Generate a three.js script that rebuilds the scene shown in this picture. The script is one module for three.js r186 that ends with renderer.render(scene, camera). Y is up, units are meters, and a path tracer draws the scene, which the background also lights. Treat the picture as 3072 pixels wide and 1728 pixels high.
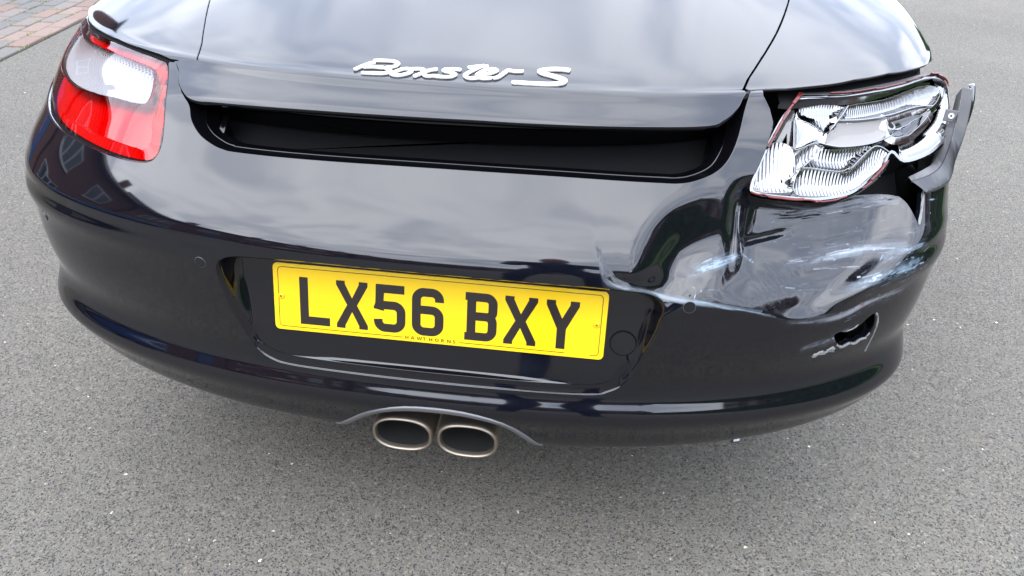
import * as THREE from 'three';
import { RoundedBoxGeometry } from 'three/addons/geometries/RoundedBoxGeometry.js';
import { MarchingCubes } from 'three/addons/objects/MarchingCubes.js';
import { toCreasedNormals } from 'three/addons/utils/BufferGeometryUtils.js';
import { createNoise2D, createNoise3D } from 'simplex-noise';

// ---------------------------------------------------------------- camera, sky, sun, exposure
const R = d => d * Math.PI / 180;
const scene = new THREE.Scene();
const camera = new THREE.PerspectiveCamera(39.82, 1024 / 576, 0.05, 400);
camera.position.set(0.226, 1.207, 1.001);
camera.rotation.set(R(-31.75), R(6.31), R(1.83), 'YXZ');
const renderer = new THREE.WebGLRenderer({ antialias: true });
renderer.toneMapping = THREE.LinearToneMapping;
renderer.toneMappingExposure = 4.1;
renderer.shadowMap.enabled = true;

function rng(seed) { let s = seed >>> 0; return () => { s = (s + 0x6D2B79F5) >>> 0; let t = s; t = Math.imul(t ^ (t >>> 15), t | 1); t ^= t + Math.imul(t ^ (t >>> 7), t | 61); return ((t ^ (t >>> 14)) >>> 0) / 4294967296; }; }
const n2 = createNoise2D(rng(11)), n3 = createNoise3D(rng(12));
const fbm2 = (x, y, o = 4) => { let s = 0, a = 0.5; for (let i = 0; i < o; i++) { s += a * n2(x, y); x = x * 2.03 + 17.1; y = y * 2.03 - 9.7; a *= 0.5; } return s; };
const clamp = (x, a = 0, b = 1) => x < a ? a : x > b ? b : x;
const sstep = (a, b, x) => { const t = clamp((x - a) / (b - a)); return t * t * (3 - 2 * t); };
const lerp = (a, b, t) => a + (b - a) * t;

const sunDir = new THREE.Vector3(-0.35, 0.86, 0.42).normalize();
{ // a broken overcast sky, brighter round the veiled sun
  const W = 1024, H = 512, data = new Float32Array(W * H * 4);
  for (let j = 0; j < H; j++) for (let i = 0; i < W; i++) {
    const el = ((j + 0.5) / H - 0.5) * Math.PI, az = ((i + 0.5) / W - 0.5) * 2 * Math.PI;
    const x = Math.cos(el) * Math.cos(az), y = Math.sin(el), z = Math.cos(el) * Math.sin(az);
    const k = 1 / (Math.max(y, 0) + 0.22), px = x * k * 1.15, pz = z * k * 1.15;
    const wx = fbm2(px * 0.9 + 3, pz * 0.9, 3) * 0.7, wz = fbm2(px * 0.9 - 8, pz * 0.9 + 5, 3) * 0.7;
    const c1 = fbm2(px * 1.1 + wx, pz * 1.1 + wz, 6), c2 = fbm2(px * 3.1 + wx * 2 + 40, pz * 3.1 + wz * 2, 4);
    let m = clamp(0.5 + c1 * 0.95 + c2 * 0.22);
    m = m * m * (3 - 2 * m);
    const dot = x * sunDir.x + y * sunDir.y + z * sunDir.z;
    const glow = 0.22 * Math.pow(Math.max(dot, 0), 3), br = 0.88 + 0.2 * dot;
    const o = 4 * (j * W + i);
    data[o] = lerp(0.66, 1.24, m) * br + glow; data[o + 1] = lerp(0.76, 1.31, m) * br + glow; data[o + 2] = lerp(0.98, 1.47, m) * br + glow; data[o + 3] = 1;
    if (y < 0) { data[o] = data[o + 1] = data[o + 2] = 0.6; }
  }
  const t = new THREE.DataTexture(data, W, H, THREE.RGBAFormat, THREE.FloatType);
  t.mapping = THREE.EquirectangularReflectionMapping; t.minFilter = t.magFilter = THREE.LinearFilter; t.needsUpdate = true;
  scene.background = t; scene.environment = t;
}
const sun = new THREE.DirectionalLight(new THREE.Color(1, 0.96, 0.9), 0.5);
sun.position.copy(sunDir).multiplyScalar(20); sun.target.position.set(0, 0, 0);
sun.castShadow = true; sun.shadow.radius = 150; sun.shadow.mapSize.set(2048, 2048);
Object.assign(sun.shadow.camera, { left: -8, right: 8, top: 8, bottom: -8, near: 1, far: 50 });
scene.add(sun, sun.target);

// ---------------------------------------------------------------- helpers
const V = (x, y, z) => new THREE.Vector3(x, y, z);
const lin = (r, g, b) => new THREE.Color().setRGB(r, g, b);
const used = {};
function numbered(n) { const k = used[n] = (used[n] ?? -1) + 1; return k ? `${n}_${String(k).padStart(3, '0')}` : n; }
function tag(o, label, category, group) { o.userData.label = label; o.userData.category = category; if (group) o.userData.group = group; return o; }
function thing(name, label, category, p = [0, 0, 0], ry = 0, group) { const g = new THREE.Group(); g.name = numbered(name); g.position.set(...p); g.rotation.y = ry; tag(g, label, category, group); scene.add(g); return g; }
function mesh(name, geo, mat, parent, label) { const m = new THREE.Mesh(geo, mat); m.name = name; m.castShadow = m.receiveShadow = true; if (label) m.userData.label = label; parent.add(m); return m; }
function structure(name, geo, mat) { const m = mesh(numbered(name), geo, mat, scene); m.userData.kind = 'structure'; return m; }
class MB {
  constructor() { this.p = []; this.n = []; this.u = []; this.i = []; }
  v(p, n, u, w) { this.p.push(p.x, p.y, p.z); this.n.push(n.x, n.y, n.z); this.u.push(u, w); return this.p.length / 3 - 1; }
  t(a, b, c) { this.i.push(a, b, c); }
  geo(own = true) {
    const g = new THREE.BufferGeometry();
    g.setAttribute('position', new THREE.Float32BufferAttribute(this.p, 3));
    g.setAttribute('uv', new THREE.Float32BufferAttribute(this.u, 2));
    g.setIndex(this.i);
    if (own) g.setAttribute('normal', new THREE.Float32BufferAttribute(this.n, 3)); else g.computeVertexNormals();
    return g;
  }
}
function smooth(pts, closed = false, sub = 6) { // Catmull-Rom through 2-D points
  const n = pts.length, out = [];
  const g = i => closed ? pts[(i + n) % n] : pts[clamp(i, 0, n - 1)];
  for (let i = 0; i < (closed ? n : n - 1); i++) for (let k = 0; k < sub; k++) {
    const t = k / sub, a = g(i - 1), b = g(i), c = g(i + 1), d = g(i + 2);
    out.push([0, 1].map(q => 0.5 * (2 * b[q] + (c[q] - a[q]) * t + (2 * a[q] - 5 * b[q] + 4 * c[q] - d[q]) * t * t + (3 * b[q] - a[q] - 3 * c[q] + d[q]) * t * t * t)));
  }
  if (!closed) out.push(pts[n - 1].slice());
  return out;
}
function polyDist(pts, closed) { // signed (closed: negative inside) distance to a polyline
  let x0 = 1e9, x1 = -1e9, y0 = 1e9, y1 = -1e9;
  for (const [x, y] of pts) { x0 = Math.min(x0, x); x1 = Math.max(x1, x); y0 = Math.min(y0, y); y1 = Math.max(y1, y); }
  const n = pts.length;
  return (x, y) => {
    if (closed) { const bx = Math.max(x0 - x, x - x1, 0), by = Math.max(y0 - y, y - y1, 0); if (bx > 0.05 || by > 0.05) return Math.hypot(bx, by); }
    let d = 1e9, inside = false;
    for (let i = 0, j = n - 1; i < n; j = i++) {
      if (!closed && i === 0) continue;
      const ax = pts[j][0], ay = pts[j][1], bx = pts[i][0], by = pts[i][1], ex = bx - ax, ey = by - ay;
      const t = clamp(((x - ax) * ex + (y - ay) * ey) / (ex * ex + ey * ey + 1e-20)), dx = x - ax - t * ex, dy = y - ay - t * ey, q = dx * dx + dy * dy;
      if (q < d) d = q;
      if (closed && (by > y) !== (ay > y) && x < (ax - bx) * (y - by) / (ay - by) + bx) inside = !inside;
    }
    return inside ? -Math.sqrt(d) : Math.sqrt(d);
  };
}
function interp(tab) { return x => { if (x <= tab[0][0]) return tab[0][1]; for (let i = 1; i < tab.length; i++) if (x <= tab[i][0]) { const [a, b] = tab[i - 1], [c, d] = tab[i]; return b + (d - b) * (x - a) / (c - a); } return tab[tab.length - 1][1]; }; }

function smoothTab(tab, w) { // a table of values, blurred into a smooth curve
  const f = interp(tab), x0 = tab[0][0] - 3 * w, x1 = tab[tab.length - 1][0] + 3 * w, n = 1600, q = new Float64Array(n + 1);
  for (let i = 0; i <= n; i++) { const x = lerp(x0, x1, i / n); let s = 0, t = 0; for (let k = -24; k <= 24; k++) { const g = Math.exp(-((k / 9) ** 2) / 2); s += g * f(x + k / 9 * w); t += g; } q[i] = s / t; }
  return x => { const u = clamp((x - x0) / (x1 - x0)) * n, i = Math.min(Math.floor(u), n - 1); return q[i] + (q[i + 1] - q[i]) * (u - i); };
}
// ---------------------------------------------------------------- materials
const std = o => new THREE.MeshStandardMaterial(o), phys = o => new THREE.MeshPhysicalMaterial(o);
const M = {};
M.paint = phys({ color: lin(0.0024, 0.0025, 0.0045), roughness: 0.05, ior: 1.6 });
M.liner = phys({ color: lin(0.004, 0.004, 0.0045), roughness: 0.85, specularIntensity: .35 });
M.plastic = std({ color: lin(0.018, 0.018, 0.02), roughness: 0.42 });
M.greyPlastic = std({ color: lin(0.06, 0.06, 0.063), roughness: 0.38 });
M.tornEdge = std({ color: lin(0.16, 0.16, 0.155), roughness: 0.7 });
M.rubber = phys({ color: lin(0.003, 0.003, 0.003), roughness: 0.9, specularIntensity: .25 });
M.gloss = phys({ color: lin(0.0015, 0.0015, 0.002), roughness: 0.09, ior: 1.5 });
M.chrome = std({ color: lin(0.28, 0.28, 0.283), roughness: 0.10, metalness: 1 });
M.chromeSoft = std({ color: lin(0.28, 0.28, 0.28), roughness: 0.22, metalness: 1 });
M.reflector = std({ color: lin(0.23, 0.222, 0.222), roughness: 0.3, metalness: 0.5 });
M.redReflector = std({ color: lin(0.6, 0.6, 0.6), roughness: 0.32, metalness: 0.5 });
M.redLens = phys({ color: lin(0.64, 0.012, 0.014), roughness: 0.02, transmission: 1, thickness: 0, ior: 1.55, side: THREE.DoubleSide });
M.clearLens = phys({ color: lin(0.97, 0.97, 0.98), roughness: 0.02, transmission: 1, thickness: 0, ior: 1.55, side: THREE.DoubleSide });
M.redPlastic = phys({ color: lin(0.11, 0.016, 0.014), roughness: 0.15 });
M.amber = phys({ color: lin(0.22, 0.045, 0.006), roughness: 0.12 });
M.diffuser = std({ color: lin(0.16, 0.15, 0.14), roughness: 0.28 });
M.badge = std({ color: lin(0.62, 0.61, 0.59), roughness: 0.3, metalness: 0.25 });
M.steel = std({ color: lin(0.36, 0.31, 0.255), roughness: 0.46, metalness: 1 });
M.soot = std({ color: lin(0.0035, 0.0033, 0.003), roughness: 0.9 });
M.trim = std({ color: lin(0.13, 0.13, 0.133), roughness: 0.42, metalness: 0.3 });
M.tyre = std({ color: lin(0.02, 0.02, 0.02), roughness: 0.8 });
M.cloth = std({ color: lin(0.012, 0.012, 0.014), roughness: 0.95 });
M.glass = phys({ color: lin(0.05, 0.055, 0.06), roughness: 0.03 });

// ---------------------------------------------------------------- the tail of the car as one smooth form
// Every row is a plan curve round the tail: height at the middle and at the flank, rearmost z, half width, depth of the rounding, squareness.
const ROWS = [
  [.255, .33, -.12, .73, .25, 2.3], [.262, .340, -.03, .765, .27, 2.3], [.280, .350, .005, .78, .285, 2.3], [.332, .375, .030, .786, .295, 2.3],
  [.374, .401, .0415, .791, .30, 2.3], [.388, .415, .0372, .789, .30, 2.3], [.400, .427, .0318, .787, .30, 2.3], [.418, .445, .0290, .786, .31, 2.3],
  [.47, .485, .034, .79, .32, 2.3], [.53, .54, .042, .80, .34, 2.3], [.58, .585, .046, .81, .36, 2.3], [.605, .610, .0465, .815, .37, 2.35],
  [.625, .630, .0447, .818, .39, 2.35], [.640, .645, .041, .818, .40, 2.4], [.655, .660, .0335, .818, .41, 2.4], [.670, .675, .023, .818, .42, 2.4],
  [.70, .704, -.003, .816, .45, 2.45], [.741, .745, -.045, .820, .49, 2.5], [.791, .79, -.10, .828, .53, 2.5], [.8225, .8185, -.14875, .8325, .5675, 2.5], [.833, .828, -.165, .834, .58, 2.5],
  [.8353, .8303, -.177, .834, .581, 2.5], [.8395, .8345, -.197, .834, .583, 2.5], [.8592, .853, -.29, .832, .59, 2.5], [.893, .874, -.45, .81, .57, 2.5], [.934, .893, -.65, .77, .53, 2.5], [.985, .91, -.95, .70, .5, 2.5]];
const VV = [0]; for (let i = 1; i < ROWS.length; i++) VV.push(VV[i - 1] + Math.hypot(ROWS[i][0] - ROWS[i - 1][0], ROWS[i][2] - ROWS[i - 1][2]));
const SPL = [0, 1, 2, 3, 4, 5].map(c => { // natural cubic splines
  const n = VV.length, ys = ROWS.map(r => r[c]), h = VV.slice(1).map((x, i) => x - VV[i]), m = new Float64Array(n), a = new Float64Array(n), b = new Float64Array(n);
  for (let i = 1; i < n - 1; i++) {
    const p = 2 * (h[i - 1] + h[i]) - (i > 1 ? h[i - 1] * a[i - 1] : 0), r = 6 * ((ys[i + 1] - ys[i]) / h[i] - (ys[i] - ys[i - 1]) / h[i - 1]);
    a[i] = h[i] / p; b[i] = (r - (i > 1 ? h[i - 1] * b[i - 1] : 0)) / p;
  }
  for (let i = n - 2; i > 0; i--) m[i] = b[i] - a[i] * m[i + 1];
  return { ys, h, m };
});
const kShift0 = [[0, -.005], [.2, -.002], [.3, .002], [.38, .010], [.44, .016], [.5, .012], [.56, .0], [.62, -.008], [.75, -.010], [.83, .0], [.92, .015], [1.1, .028], [1.3, .034], [3, .034]];
const kShift = a => { let s = 0; for (let k = -2; k <= 2; k++) s += kShiftRaw(a + k * .02); return s / 5; }, kShiftRaw = x => { x = Math.abs(x); let i = 1; while (i < kShift0.length - 1 && kShift0[i][0] < x) i++; const [a, b] = kShift0[i - 1], [c, d] = kShift0[i]; return b + (d - b) * clamp((x - a) / (c - a)); };
const par = new Float64Array(6), KA = 0.82, VMAX = VV[VV.length - 1];
function base(a, v, out) { // a: metres round the tail from the middle; v: metres up the profile from the underside
  if (v > .68) v += kShift(Math.abs(a)) * sstep(.68, .755, v); // the edge of the deck runs a little lower beside the spoiler
  v = clamp(v, 0, VMAX - 1e-6);
  let i = 0; while (i < VV.length - 2 && VV[i + 1] < v) i++;
  const t = v - VV[i];
  for (let c = 0; c < 6; c++) { const { ys, h, m } = SPL[c], H = h[i]; par[c] = ys[i] + t * ((ys[i + 1] - ys[i]) / H - H * (2 * m[i] + m[i + 1]) / 6) + t * t * m[i] / 2 + t * t * t * (m[i + 1] - m[i]) / (6 * H); }
  const th = Math.abs(a) / KA, ex = Math.max(th - Math.PI / 2, 0), q = Math.min(th, Math.PI / 2), s = Math.sin(q), c = Math.max(Math.cos(q), 0), n = par[5], r = Math.pow(Math.pow(s, n) + Math.pow(c, n), -1 / n);
  return out.set(Math.sign(a) * par[3] * r * s * (1 + 0.05 * ex), par[0] + (par[1] - par[0]) * Math.pow(r * s, 3), par[2] - par[4] + par[4] * r * c - 0.6 * ex);
}
// ---- the crash damage of the bumper: how far it was pushed in, and where it was torn outwards
const creaseB = smoothTab([[.2, .53], [.380, .471], [.417, .457], [.473, .443], [.558, .415], [.617, .414], [.681, .427], [.745, .443], [.815, .462], [.9, .49]], .012);
const creaseA = smooth([[.237, .535], [.241, .507], [.254, .491], [.273, .480], [.301, .475], [.338, .463]]), distA = polyDist(creaseA, false);
const aLine = smoothTab([[.2, .56], [.235, .53], [.245, .505], [.258, .489], [.275, .480], [.301, .475], [.338, .463], [.45, .44]], .004);
const rampIn = smoothTab([[-.2, -.0], [0, 0], [.02, .019], [.04, .036], [.06, .049], [.09, .059], [.12, .0635], [.16, .065], [.6, .065]], .0028);
const bowl = smoothTab([[.40, 0], [.45, .001], [.48, .014], [.505, .031], [.53, .041], [.545, .0405], [.56, .035], [.59, .0195], [.62, .004], [.64, 0], [.68, 0]], .007);
const IMPACT = V(0.2, -0.38, -0.9).normalize();
function dent(a, v, out) {
  if (a < 0.15 || a > 1.9 || v < 0.25) return out;
  let d = 0;
  const h = v - creaseB(a), left = sstep(.405, .462, a), up = sstep(.43, .53, v), right = 1 - sstep(lerp(.575, .66, up), lerp(.68, .85, up), a);
    d += rampIn(h) * left * right * (1 - sstep(.605, .65, v));
  d += bowl(v + 5 * Math.min(a - .405, 0) ** 2) * sstep(.28, .345, a) * (1 - 0.6 * sstep(.42, .46, a));
  d -= 0.012 * Math.exp(-(((a - .431) / .0055) ** 2)) * sstep(.495, .53, v) * (1 - sstep(.585, .62, v));
  const lineA = aLine(a); if (a > .2 && a < .42) d += 0.006 * sstep(-.002, .012, v - lineA) * Math.exp(-Math.max(v - lineA, 0) / .03) * sstep(.225, .275, a) * (1 - sstep(.33, .40, a));
  
  const zone = sstep(.3, .4, a) * (1 - sstep(.8, .95, a)) * sstep(.40, .46, v) * (1 - sstep(.66, .74, v));
  d += .0055 * Math.exp(-(((v - .541 - .15 * (a - .44)) / .0055) ** 2)) * sstep(.436, .446, a) * (1 - sstep(.48, .53, a));
  if (zone > 0) { const wr = sstep(.47, .52, a) * (1 - sstep(.72, .8, a)) * sstep(.562, .58, v); if (wr > 0) d += wr * .0016 * Math.sin(v * 620 + 2.2 * n2(a * 14, 3) + a * 22) * (.5 + .5 * n2(a * 9, v * 30)); const fan = sstep(.45, .47, a) * (1 - sstep(.52, .56, a)) * sstep(.43, .45, v) * (1 - sstep(.49, .52, v)); if (fan > 0) d += fan * .0005 * Math.sin((a * .8 + v) * 420); }
  if (zone > 0) d += zone * (0.0008 * n2(a * 11 + 3, v * 9));
  out.addScaledVector(IMPACT, d);
  const w = sstep(.80, .98, a) * (1 - sstep(1.25, 1.8, a)) * sstep(.50, .76, v);
  out.x += 0.07 * w;
  return out;
}
const lampSurf = (a, v, o) => { base(a, v, o).addScaledVector(IMPACT, .026); const w = sstep(.70, 1.02, a); o.x += .022 * w; o.z += .014 * w; return o; };
const plainSurf = (a, v, o) => base(a, v, o);
const bumperSurf = (a, v, o) => dent(a, v, base(a, v, o));
const tA = V(), tB = V(), tC = V(), tD = V();
function frame(surf, a, v) { // point, normal and the two tangents
  const e = 0.0007, P = surf(a, v, V()), A = surf(a + e, v, V()).sub(surf(a - e, v, tA)), B = surf(a, v + e, V()).sub(surf(a, v - e, tB));
  A.multiplyScalar(0.5 / e); B.multiplyScalar(0.5 / e);
  return { P, A, B, N: V().crossVectors(A, B).normalize() };
}
function steps(list) { const out = []; for (const [x0, x1, s] of list) for (let x = x0; x < x1 - s * 0.4; x += s) out.push(x); out.push(list[list.length - 1][1]); return out; }

// A sheet of the form: kept where sdf < 0, with its cut edge turned inwards (flange: [sideways, inwards] steps).
function sheet({ surf = plainSurf, as, vs, sdf, off = null, flange = [[.0012, .0008], [.0022, .003], [.0024, .009]], flangeScale = null, uv = (a, v) => [a, v], backside = 0 }) {
  const mb = new MB(), na = as.length, nv = vs.length, S = new Float64Array(na * nv), id = new Int32Array(na * nv).fill(-1), cut = new Map(), cuts = [];
  const s1 = V(), s2 = V(), s3 = V(), s4 = V();
  const sf = off ? (a, v, o) => { const f = off(a, v), e = 0.001; surf(a + e, v, s1); surf(a - e, v, s2); surf(a, v + e, s3); surf(a, v - e, s4); s1.sub(s2); s3.sub(s4); surf(a, v, o); return o.addScaledVector(s1.cross(s3).normalize(), f); } : surf;
  for (let j = 0; j < nv; j++) for (let i = 0; i < na; i++) S[j * na + i] = sdf(as[i], vs[j]);
  const add = (a, v) => { const f = frame(sf, a, v), [u, w] = uv(a, v); return mb.v(f.P, f.N, u, w); };
  const node = k => id[k] >= 0 ? id[k] : (id[k] = add(as[k % na], vs[(k / na) | 0]));
  const edge = (k, l) => {
    const key = k < l ? k * 4e6 + l : l * 4e6 + k; let c = cut.get(key); if (c !== undefined) return c;
    let ka = as[k % na], kv = vs[(k / na) | 0], la = as[l % na], lv = vs[(l / na) | 0], s0 = S[k], s1 = S[l], lo = 0, hi = 1, t = 0.5;
    for (let q = 0; q < 7; q++) { t = q < 1 ? s0 / (s0 - s1) : (lo + hi) / 2; const s = sdf(lerp(ka, la, t), lerp(kv, lv, t)); if ((s < 0) === (s0 < 0)) lo = t; else hi = t; }
    const a = lerp(ka, la, t), v = lerp(kv, lv, t);
    c = add(a, v); cut.set(key, c); cuts[c] = [a, v]; return c;
  };
  const segs = [];
  const tri = (x, y, z) => {
    const k = [x, y, z], ins = k.map(q => S[q] < 0), n = ins[0] + ins[1] + ins[2];
    if (n === 3) mb.t(node(x), node(y), node(z));
    else if (n === 1) { const q = ins.indexOf(true), a = k[q], b = k[(q + 1) % 3], c = k[(q + 2) % 3], e = edge(a, b), f = edge(a, c); mb.t(node(a), e, f); segs.push([e, f]); }
    else if (n === 2) { const q = ins.indexOf(false), a = k[q], b = k[(q + 1) % 3], c = k[(q + 2) % 3], e = edge(a, b), f = edge(a, c); mb.t(e, node(b), node(c)); mb.t(e, node(c), f); segs.push([f, e]); }
  };
  for (let j = 0; j < nv - 1; j++) for (let i = 0; i < na - 1; i++) {
    const k = j * na + i;
    if (S[k] >= 0 && S[k + 1] >= 0 && S[k + na] >= 0 && S[k + na + 1] >= 0) continue;
    if ((i + j) & 1) { tri(k, k + 1, k + na + 1); tri(k, k + na + 1, k + na); } else { tri(k, k + 1, k + na); tri(k + 1, k + na + 1, k + na); }
  }
  if (flange && flange.length) {
    const rings = new Map();
    const ring = c => {
      let r = rings.get(c); if (r) return r;
      const [a, v] = cuts[c], f = frame(sf, a, v), e = 0.0015, ga = sdf(a + e, v) - sdf(a - e, v), gv = sdf(a, v + e) - sdf(a, v - e);
      const T = f.A.clone().multiplyScalar(ga).addScaledVector(f.B, gv); T.addScaledVector(f.N, -T.dot(f.N)).normalize();
      const fl = flangeScale ? flangeScale(a, v) || flange : flange;
      r = [mb.v(f.P, f.N, ...uv(a, v))]; let px = 0, pd = 0;
      fl.forEach(([t, d], q) => {
        const nx = fl[q + 1] || [t, d + 0.01], dt = nx[0] - px, dd = nx[1] - pd, N = T.clone().multiplyScalar(dd).addScaledVector(f.N, dt).normalize();
        r.push(mb.v(f.P.clone().addScaledVector(T, t).addScaledVector(f.N, -d), N, ...uv(a, v))); px = t; pd = d;
      });
      rings.set(c, r); return r;
    };
    for (const [e, f] of segs) { const p = ring(e), q = ring(f); for (let s = 0; s < p.length - 1; s++) { mb.t(p[s], p[s + 1], q[s + 1]); mb.t(p[s], q[s + 1], q[s]); } }
  }
  return mb.geo();
}
// A ring of cross-sections round an outline on the form, then a lid: outline points, steps [inset, depth].
function pocket(outline, surf, prof, floor) {
  const mb = new MB(), n = outline.length, rings = [];
  const nor = outline.map((p, i) => { const a = outline[(i + n - 1) % n], b = outline[(i + 1) % n], dx = b[0] - a[0], dy = b[1] - a[1], l = Math.hypot(dx, dy); return [dy / l, -dx / l]; });
  let area = 0; outline.forEach((p, i) => { const q = outline[(i + 1) % n]; area += p[0] * q[1] - q[0] * p[1]; });
  const sg = area > 0 ? -1 : 1; // inward
  for (let s = 0; s < prof(0, outline[0]).length; s++) rings.push([]);
  const flat = [];
  outline.forEach((p, i) => {
    const pr = prof(i, p), pts = pr.map(([t, d, z]) => { const a = p[0] + sg * nor[i][0] * t, v = p[1] + sg * nor[i][1] * t, f = frame(surf, a, v), P = f.P.clone().addScaledVector(f.N, -d); if (z !== undefined) P.z = lerp(P.z, floor(P), z); return { P, a, v }; });
    pts.forEach((q, s) => rings[s].push(q)); flat.push(new THREE.Vector2(pts[pts.length - 1].a, pts[pts.length - 1].v));
  });
  const idx = rings.map(r => r.map(q => mb.v(q.P, V(0, 0, 1), q.a, q.v)));
  for (let s = 0; s < rings.length - 1; s++) for (let i = 0; i < n; i++) { const j = (i + 1) % n, a = idx[s][i], b = idx[s][j], c = idx[s + 1][j], d = idx[s + 1][i]; if (sg < 0) { mb.t(a, b, c); mb.t(a, c, d); } else { mb.t(a, c, b); mb.t(a, d, c); } }
  const lid = rings[rings.length - 1].map(q => q);
  return { geo: mb.geo(false), lid, flat };
}
// ---------------------------------------------------------------- outlines on the form (metres: round the tail, up the profile)
const mirror = l => l.map(([a, v]) => [-a, v]).reverse();
const O = {
  slot: smooth([[-.451, .753], [-.446, .735], [-.434, .717], [-.420, .705], [-.407, .694], [-.398, .672], [-.380, .652], [-.358, .640], [-.336, .6335], [-.300, .632], [-.109, .637], [.025, .639], [.168, .639], [.300, .635], [.340, .634], [.366, .639], [.391, .651], [.407, .669], [.419, .701], [.428, .742], [.435, .772], [.436, .779], [.42, .781], [.2, .781], [-.2, .772], [-.43, .757]], true, 5),
  spoiler: smooth([[-.447, .762], [-.33, .774], [-.210, .783], [.003, .791], [.265, .792], [.35, .787], [.421, .780], [.420, .759], [.410, .739], [.393, .724], [.368, .7165], [.267, .717], [.102, .717], [.014, .717], [-.195, .711], [-.348, .702], [-.382, .699], [-.402, .701], [-.417, .709], [-.431, .721], [-.441, .739]], true, 5),
lens: smooth([[-1.09, .70], [-1.02, .738], [-.93, .766], [-.85, .781], [-.78, .789], [-.695, .791], [-.612, .788], [-.544, .774], [-.502, .763], [-.480, .754], [-.461, .712], [-.451, .667], [-.447, .627], [-.454, .604], [-.468, .594], [-.496, .590], [-.542, .589], [-.595, .591], [-.663, .594], [-.737, .597], [-.83, .605], [-.93, .620], [-1.02, .645], [-1.08, .672]], true, 5),
clear: smooth([[-1.02, .712], [-.95, .737], [-.86, .757], [-.753, .766], [-.670, .769], [-.596, .764], [-.521, .747], [-.500, .737], [-.488, .707], [-.491, .687], [-.511, .681], [-.571, .679], [-.653, .674], [-.738, .672], [-.83, .676], [-.92, .683], [-.99, .694]], true, 5),
  lamp: smooth([[0.521, 0.779], [0.592, 0.783], [0.684, 0.786], [0.815, 0.779], [.90, .760], [1.03, .712], [1.02, .69], [.958, .650], [0.885, 0.637], [0.836, 0.632], [0.763, 0.633], [0.724, 0.654], [0.705, 0.632], [0.669, 0.618], [0.648, 0.608], [0.619, 0.601], [0.563, 0.600], [0.512, 0.606], [0.465, 0.614], [0.446, 0.623], [0.449, 0.648], [0.463, 0.689], [0.485, 0.730], [0.505, 0.757]], true, 4),
  open: smooth([[0.491, 0.81], [0.472, 0.724], [0.457, 0.673], [0.446, 0.642], [0.442, 0.621], [0.466, 0.612], [0.512, 0.604], [0.563, 0.597], [0.619, 0.597], [0.675, 0.593], [0.741, 0.582], [0.780, 0.564], [.817, .529], [.8225, .527], [.832, .55], [.840, .576], [.870, .5755], [.898, .575], [.95, .578], [.98, .590], [.989, .612], [.984, .645], [.962, .69], [.948, .726], [.94, .85]], true, 4),
  recess: smooth([[-.300, .474], [-.322, .466], [-.335, .452], [-.340, .43], [-.338, .398], [-.329, .352], [-.318, .312], [-.307, .289], [-.285, .275], [-.251, .2695], [-.152, .270], [-.003, .270], [.108, .270], [.251, .2695], [.285, .276], [.307, .290], [.322, .315], [.334, .352], [.345, .399], [.345, .435], [.335, .458], [.313, .471], [.262, .478], [.183, .482], [.012, .484], [-.165, .483], [-.26, .478]], true, 5),
  exhaust: smooth([[-.24, .06], [-.205, .108], [-.183, .130], [-.158, .158], [-.113, .196], [-.061, .219], [.000, .225], [.061, .221], [.113, .204], [.152, .170], [.173, .141], [.195, .115], [.23, .06]], false, 5),
  hole: smooth([[.670, .370], [.682, .377], [.700, .374], [.721, .377], [.733, .383], [.749, .394], [.765, .397], [.779, .380], [.786, .358], [.776, .345], [.760, .347], [.745, .341], [.727, .345], [.710, .340], [.690, .350]], true, 3),
};
O.exhaust.push([.23, -.05], [-.24, -.05]);
const D = {}; for (const k in O) D[k] = polyDist(O[k], true);
const kEdge = interp([[-2.5, .735], [-1.3, .735], [-1.12, .735], [-1.02, .752], [-.93, .773], [-.85, .7875], [-.758, .7955], [-.701, .7975], [-.623, .794], [-.551, .780], [-.500, .768], [-.474, .7605], [-.447, .760], [-.40, .768], [-.21, .785], [.003, .793], [.265, .793], [.438, .783], [.498, .787], [.546, .797], [.632, .814], [.723, .816], [.80, .80], [.90, .77], [1.02, .745], [1.3, .735], [2.5, .735]]);
const kBumper = a => a > -1.12 && a < -.462 ? Math.min(kEdge(a), a < -1.02 ? .735 : .757) : a > .93 ? Math.min(kEdge(a), lerp(kEdge(a), .7225, sstep(.93, .94, a) * (1 - sstep(1.3, 1.6, a)))) : kEdge(a);
const shut = interp([[.70, .40], [.77, .420], [.82, .436], [.885, .465], [.987, .512], [1.13, .575], [1.35, .66], [1.6, .74]]);
const arch = (a, v) => { if (Math.abs(a) < 1.2) return 1; base(a, v, tC); return Math.hypot(tC.z + 1.3, tC.y - 0.33) - 0.355; };

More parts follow.
